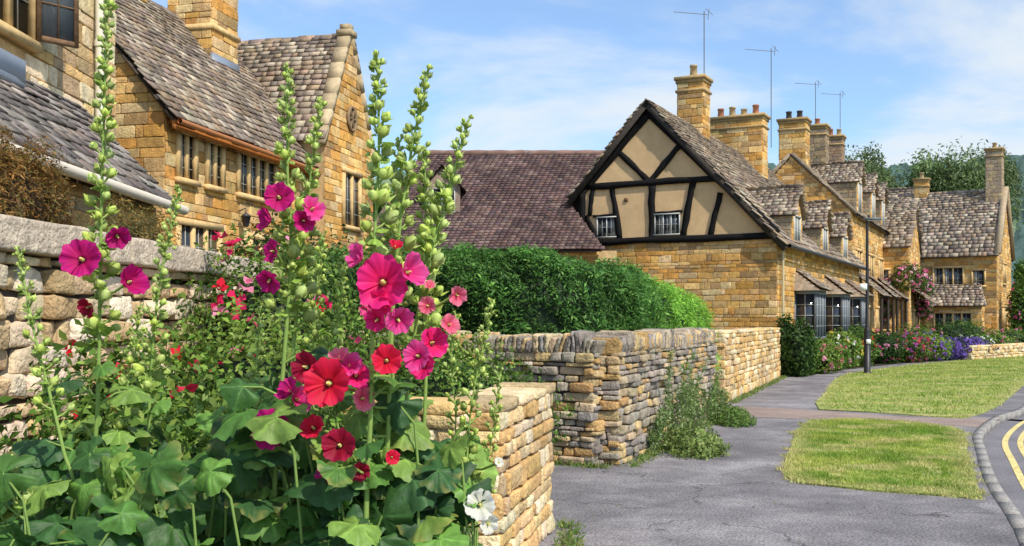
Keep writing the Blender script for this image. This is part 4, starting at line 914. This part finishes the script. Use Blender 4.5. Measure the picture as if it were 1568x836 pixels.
hollyhock([(590,836,2.42),(595,640,2.4),(605,420,2.4),(625,260,2.38),(655,108,2.38)],480,[(503,587,37,'red',(0,-1,.12),2.28),(468,562,25,'dark',(-.5,-.8,.2)),(545,575,22,'hot',(.4,-.8,.3)),(520,682,27,'dark',(0,-1,.3),2.28),(480,655,21,'red',(-.3,-.8,.5)),(555,610,20,'salmon',(.6,-.7,.1)),(640,545,24,'pink',(-.3,-.9,.1)),(520,548,16,'salmon',(-.2,-.6,.8)),(535,560,20,'pink',(.1,-.8,.6)),(497,728,16,'magenta',(-.5,-.8,.1)),(552,722,16,'dark',(.4,-.8,-.2)),(600,700,12,'red',(.4,-.8,.2))],(.7,1.55),22,seed=7,rad=.010)
hollyhock([(600,836,2.5),(605,640,2.48),(590,420,2.46),(603,300,2.45),(612,215,2.45)],430,[],(.8,1.5),8,seed=27,budr=.014)
hollyhock([(610,836,2.5),(620,640,2.48),(645,450,2.45),(685,300,2.45),(716,185,2.45)],480,[(688,497,17,'salmon',(.6,-.7,.2)),(700,452,16,'salmon',(.5,-.7,-.3)),(655,468,14,'salmon',(-.3,-.8,.1)),(657,437,9,'salmon',(.2,-.7,.6)),(662,525,23,'hot',(.5,-.8,.2)),(648,560,21,'hot',(-.3,-.9,.2)),(632,400,14,'pink',(.3,-.8,.2))],(.7,1.5),16,seed=8)
hollyhock([(640,836,2.6),(650,640,2.6),(655,460,2.6),(652,330,2.6),(650,225,2.6)],520,[],(.8,1.4),12,seed=9)
hollyhock([(700,860,2.55),(712,740,2.55),(722,620,2.55),(740,530,2.55),(755,462,2.55)],780,[(735,773,24,'white',(.1,-1,.3),2.4),(748,802,16,'white',(.5,-.8,-.2),2.4),(764,708,8,'white',(.3,-.8,.4),2.45)],(.4,1.1),8,seed=10,budr=.013,rad=.006)
hollyhock([(730,860,2.7),(738,760,2.7),(755,660,2.7),(765,570,2.7)],800,[],(.4,1.0),5,seed=12,budr=.011,rad=.005)
hollyhock([(690,860,2.6),(690,760,2.6),(698,640,2.6),(690,560,2.6),(700,480,2.6)],760,[],(.6,1.2),6,seed=13,budr=.011,rad=.005)
hollyhock([(515,860,2.7),(520,700,2.7),(505,560,2.7),(520,470,2.7),(528,400,2.7)],640,[],(.6,1.4),8,seed=33,budr=.012,rad=.006)
hollyhock([(480,860,2.7),(470,700,2.7),(478,560,2.7),(485,440,2.7),(495,360,2.7)],640,[],(.6,1.4),8,seed=35,budr=.012,rad=.006)
hollyhock([(360,860,2.8),(370,700,2.8),(392,560,2.8),(398,470,2.8)],680,[],(.6,1.4),8,seed=34,budr=.012,rad=.006)
hollyhock([(40,860,2.4),(25,760,2.4),(10,700,2.4)],780,[],(.5,1.35),9,seed=14,budr=.011,rad=.006,lr=(.07,.11))
# undergrowth of big basal leaves
e=empty('hollyhock_undergrowth');lf=MB();st=MB()
LGc=[(.06,.16,.035),(.10,.24,.045),(.15,.31,.055),(.045,.125,.035),(.26,.42,.08)]
for i in range(360):
    px=R(-20,720);d=R(2.3,3.1)
    top=690 if px<330 else 590
    if px>640: top=680
    py=R(top,980);p=loc(px,py,d)
    nn=unit(v3(R(-.6,.6),-R(.1,1),R(.2,1)));dr=v3(R(-1,1),R(-.8,.3),R(-.8,.3));hleaf(lf,p,dr,nn,R(.03,.095),np.array(LGc[rng.integers(0,5)])*R(.75,1.2))
    tube(st,[p,p-unit(dr)*.05-Z3*.08,v3(p[0]-dr[0]*.1,p[1]+.05,max(p[2]-.35,0))],[.003,.0035,.004],(.26,.4,.1),5)
st.build('stems',M['bud'],e,True);lf.build('leaves',M['hfol'],e,True)
bush('garden_undergrowth',(-1.25,3.7,.75),(.95,.5,.75),12000,.05,MG+LG,10,[(.8,.03,.08)],.05)
bush('garden_undergrowth',(-.5,3.3,.6),(.4,.4,.62),6000,.045,LG+MG,0)
bush('garden_undergrowth',(-2.3,3.9,.5),(.7,.6,.55),6000,.05,MG+LG)
sheet('flower_bed_soil',[(-4.4,-1),(.1,-1),(-.1,6.2),(-.15,7.9),(-1.9,8.4),(-1.9,11.9),(1.0,11.6),(3.2,17),(4.2,20.2),(7.8,30),(2,31),(-4.4,31)],.006,m_soil)
sheet('flower_bed_soil',[(8.1,29.2),(9.2,30),(10.3,32.2),(12.2,34.5),(15,38),(19,42),(27,50),(30,58),(24,60),(14,42)],.007,m_soil)

# ================================================================= LIGHT, SKY, CAMERA
toS=unit(v3(.56,-.68,.92)); el=math.asin(toS[2]);az=math.atan2(toS[0],toS[1])
sd=bpy.data.lights.new('sun','SUN');sd.energy=4.7;sd.angle=math.radians(.8);sd.color=(1,.93,.82)
so=bpy.data.objects.new('sun',sd);bpy.context.collection.objects.link(so);so.rotation_euler=Vector(tuple(-toS)).to_track_quat('-Z','Y').to_euler()
w=bpy.data.worlds.new('World');bpy.context.scene.world=w;w.use_nodes=True;nt=w.node_tree;N=nt.nodes;Lk=nt.links;bg=N['Background'];bg.inputs['Strength'].default_value=.15
sk=N.new('ShaderNodeTexSky');sk.sky_type='NISHITA';sk.sun_disc=False;sk.sun_elevation=el;sk.sun_rotation=az;sk.air_density=1.0;sk.dust_density=.5;sk.ozone_density=1.5
tc=N.new('ShaderNodeTexCoord');sx=N.new('ShaderNodeSeparateXYZ');Lk.new(tc.outputs['Generated'],sx.inputs[0])
ad=N.new('ShaderNodeMath');ad.operation='ADD';Lk.new(sx.outputs[2],ad.inputs[0]);ad.inputs[1].default_value=.22
mx_=N.new('ShaderNodeMath');mx_.operation='MAXIMUM';Lk.new(ad.outputs[0],mx_.inputs[0]);mx_.inputs[1].default_value=.05
dx=N.new('ShaderNodeMath');dx.operation='DIVIDE';Lk.new(sx.outputs[0],dx.inputs[0]);Lk.new(mx_.outputs[0],dx.inputs[1])
dy=N.new('ShaderNodeMath');dy.operation='DIVIDE';Lk.new(sx.outputs[1],dy.inputs[0]);Lk.new(mx_.outputs[0],dy.inputs[1])
cb=N.new('ShaderNodeCombineXYZ');Lk.new(dx.outputs[0],cb.inputs[0]);Lk.new(dy.outputs[0],cb.inputs[1])
cn=N.new('ShaderNodeTexNoise');cn.inputs['Scale'].default_value=1.25;cn.inputs['Detail'].default_value=10;cn.inputs['Roughness'].default_value=.55;cn.inputs['Distortion'].default_value=.35;Lk.new(cb.outputs[0],cn.inputs[0])
cr=N.new('ShaderNodeMapRange');cr.interpolation_type='SMOOTHSTEP';cr.inputs[1].default_value=.43;cr.inputs[2].default_value=.62;cr.inputs[3].default_value=.12;cr.inputs[4].default_value=.92;Lk.new(cn.outputs['Fac'],cr.inputs[0])
sb=N.new('ShaderNodeVectorMath');sb.operation='MULTIPLY';Lk.new(sk.outputs[0],sb.inputs[0]);sb.inputs[1].default_value=(1.0,1.22,1.42)
mm=N.new('ShaderNodeMix');mm.data_type='RGBA';Lk.new(cr.outputs[0],mm.inputs[0]);Lk.new(sb.outputs[0],mm.inputs[6]);mm.inputs[7].default_value=(5.5,5.95,6.3,1);Lk.new(mm.outputs[2],bg.inputs['Color'])
cam=bpy.data.cameras.new('camera');co=bpy.data.objects.new('camera',cam);bpy.context.collection.objects.link(co);co.location=(0,0,EYE);co.rotation_euler=(math.radians(90),0,0)
cam.sensor_width=36;cam.lens=F/1568*36;cam.shift_y=72/1568;cam.clip_end=4000;cam.clip_start=.05
sc=bpy.context.scene;sc.camera=co;sc.view_settings.view_transform='Standard';sc.view_settings.look='None';sc.view_settings.exposure=0
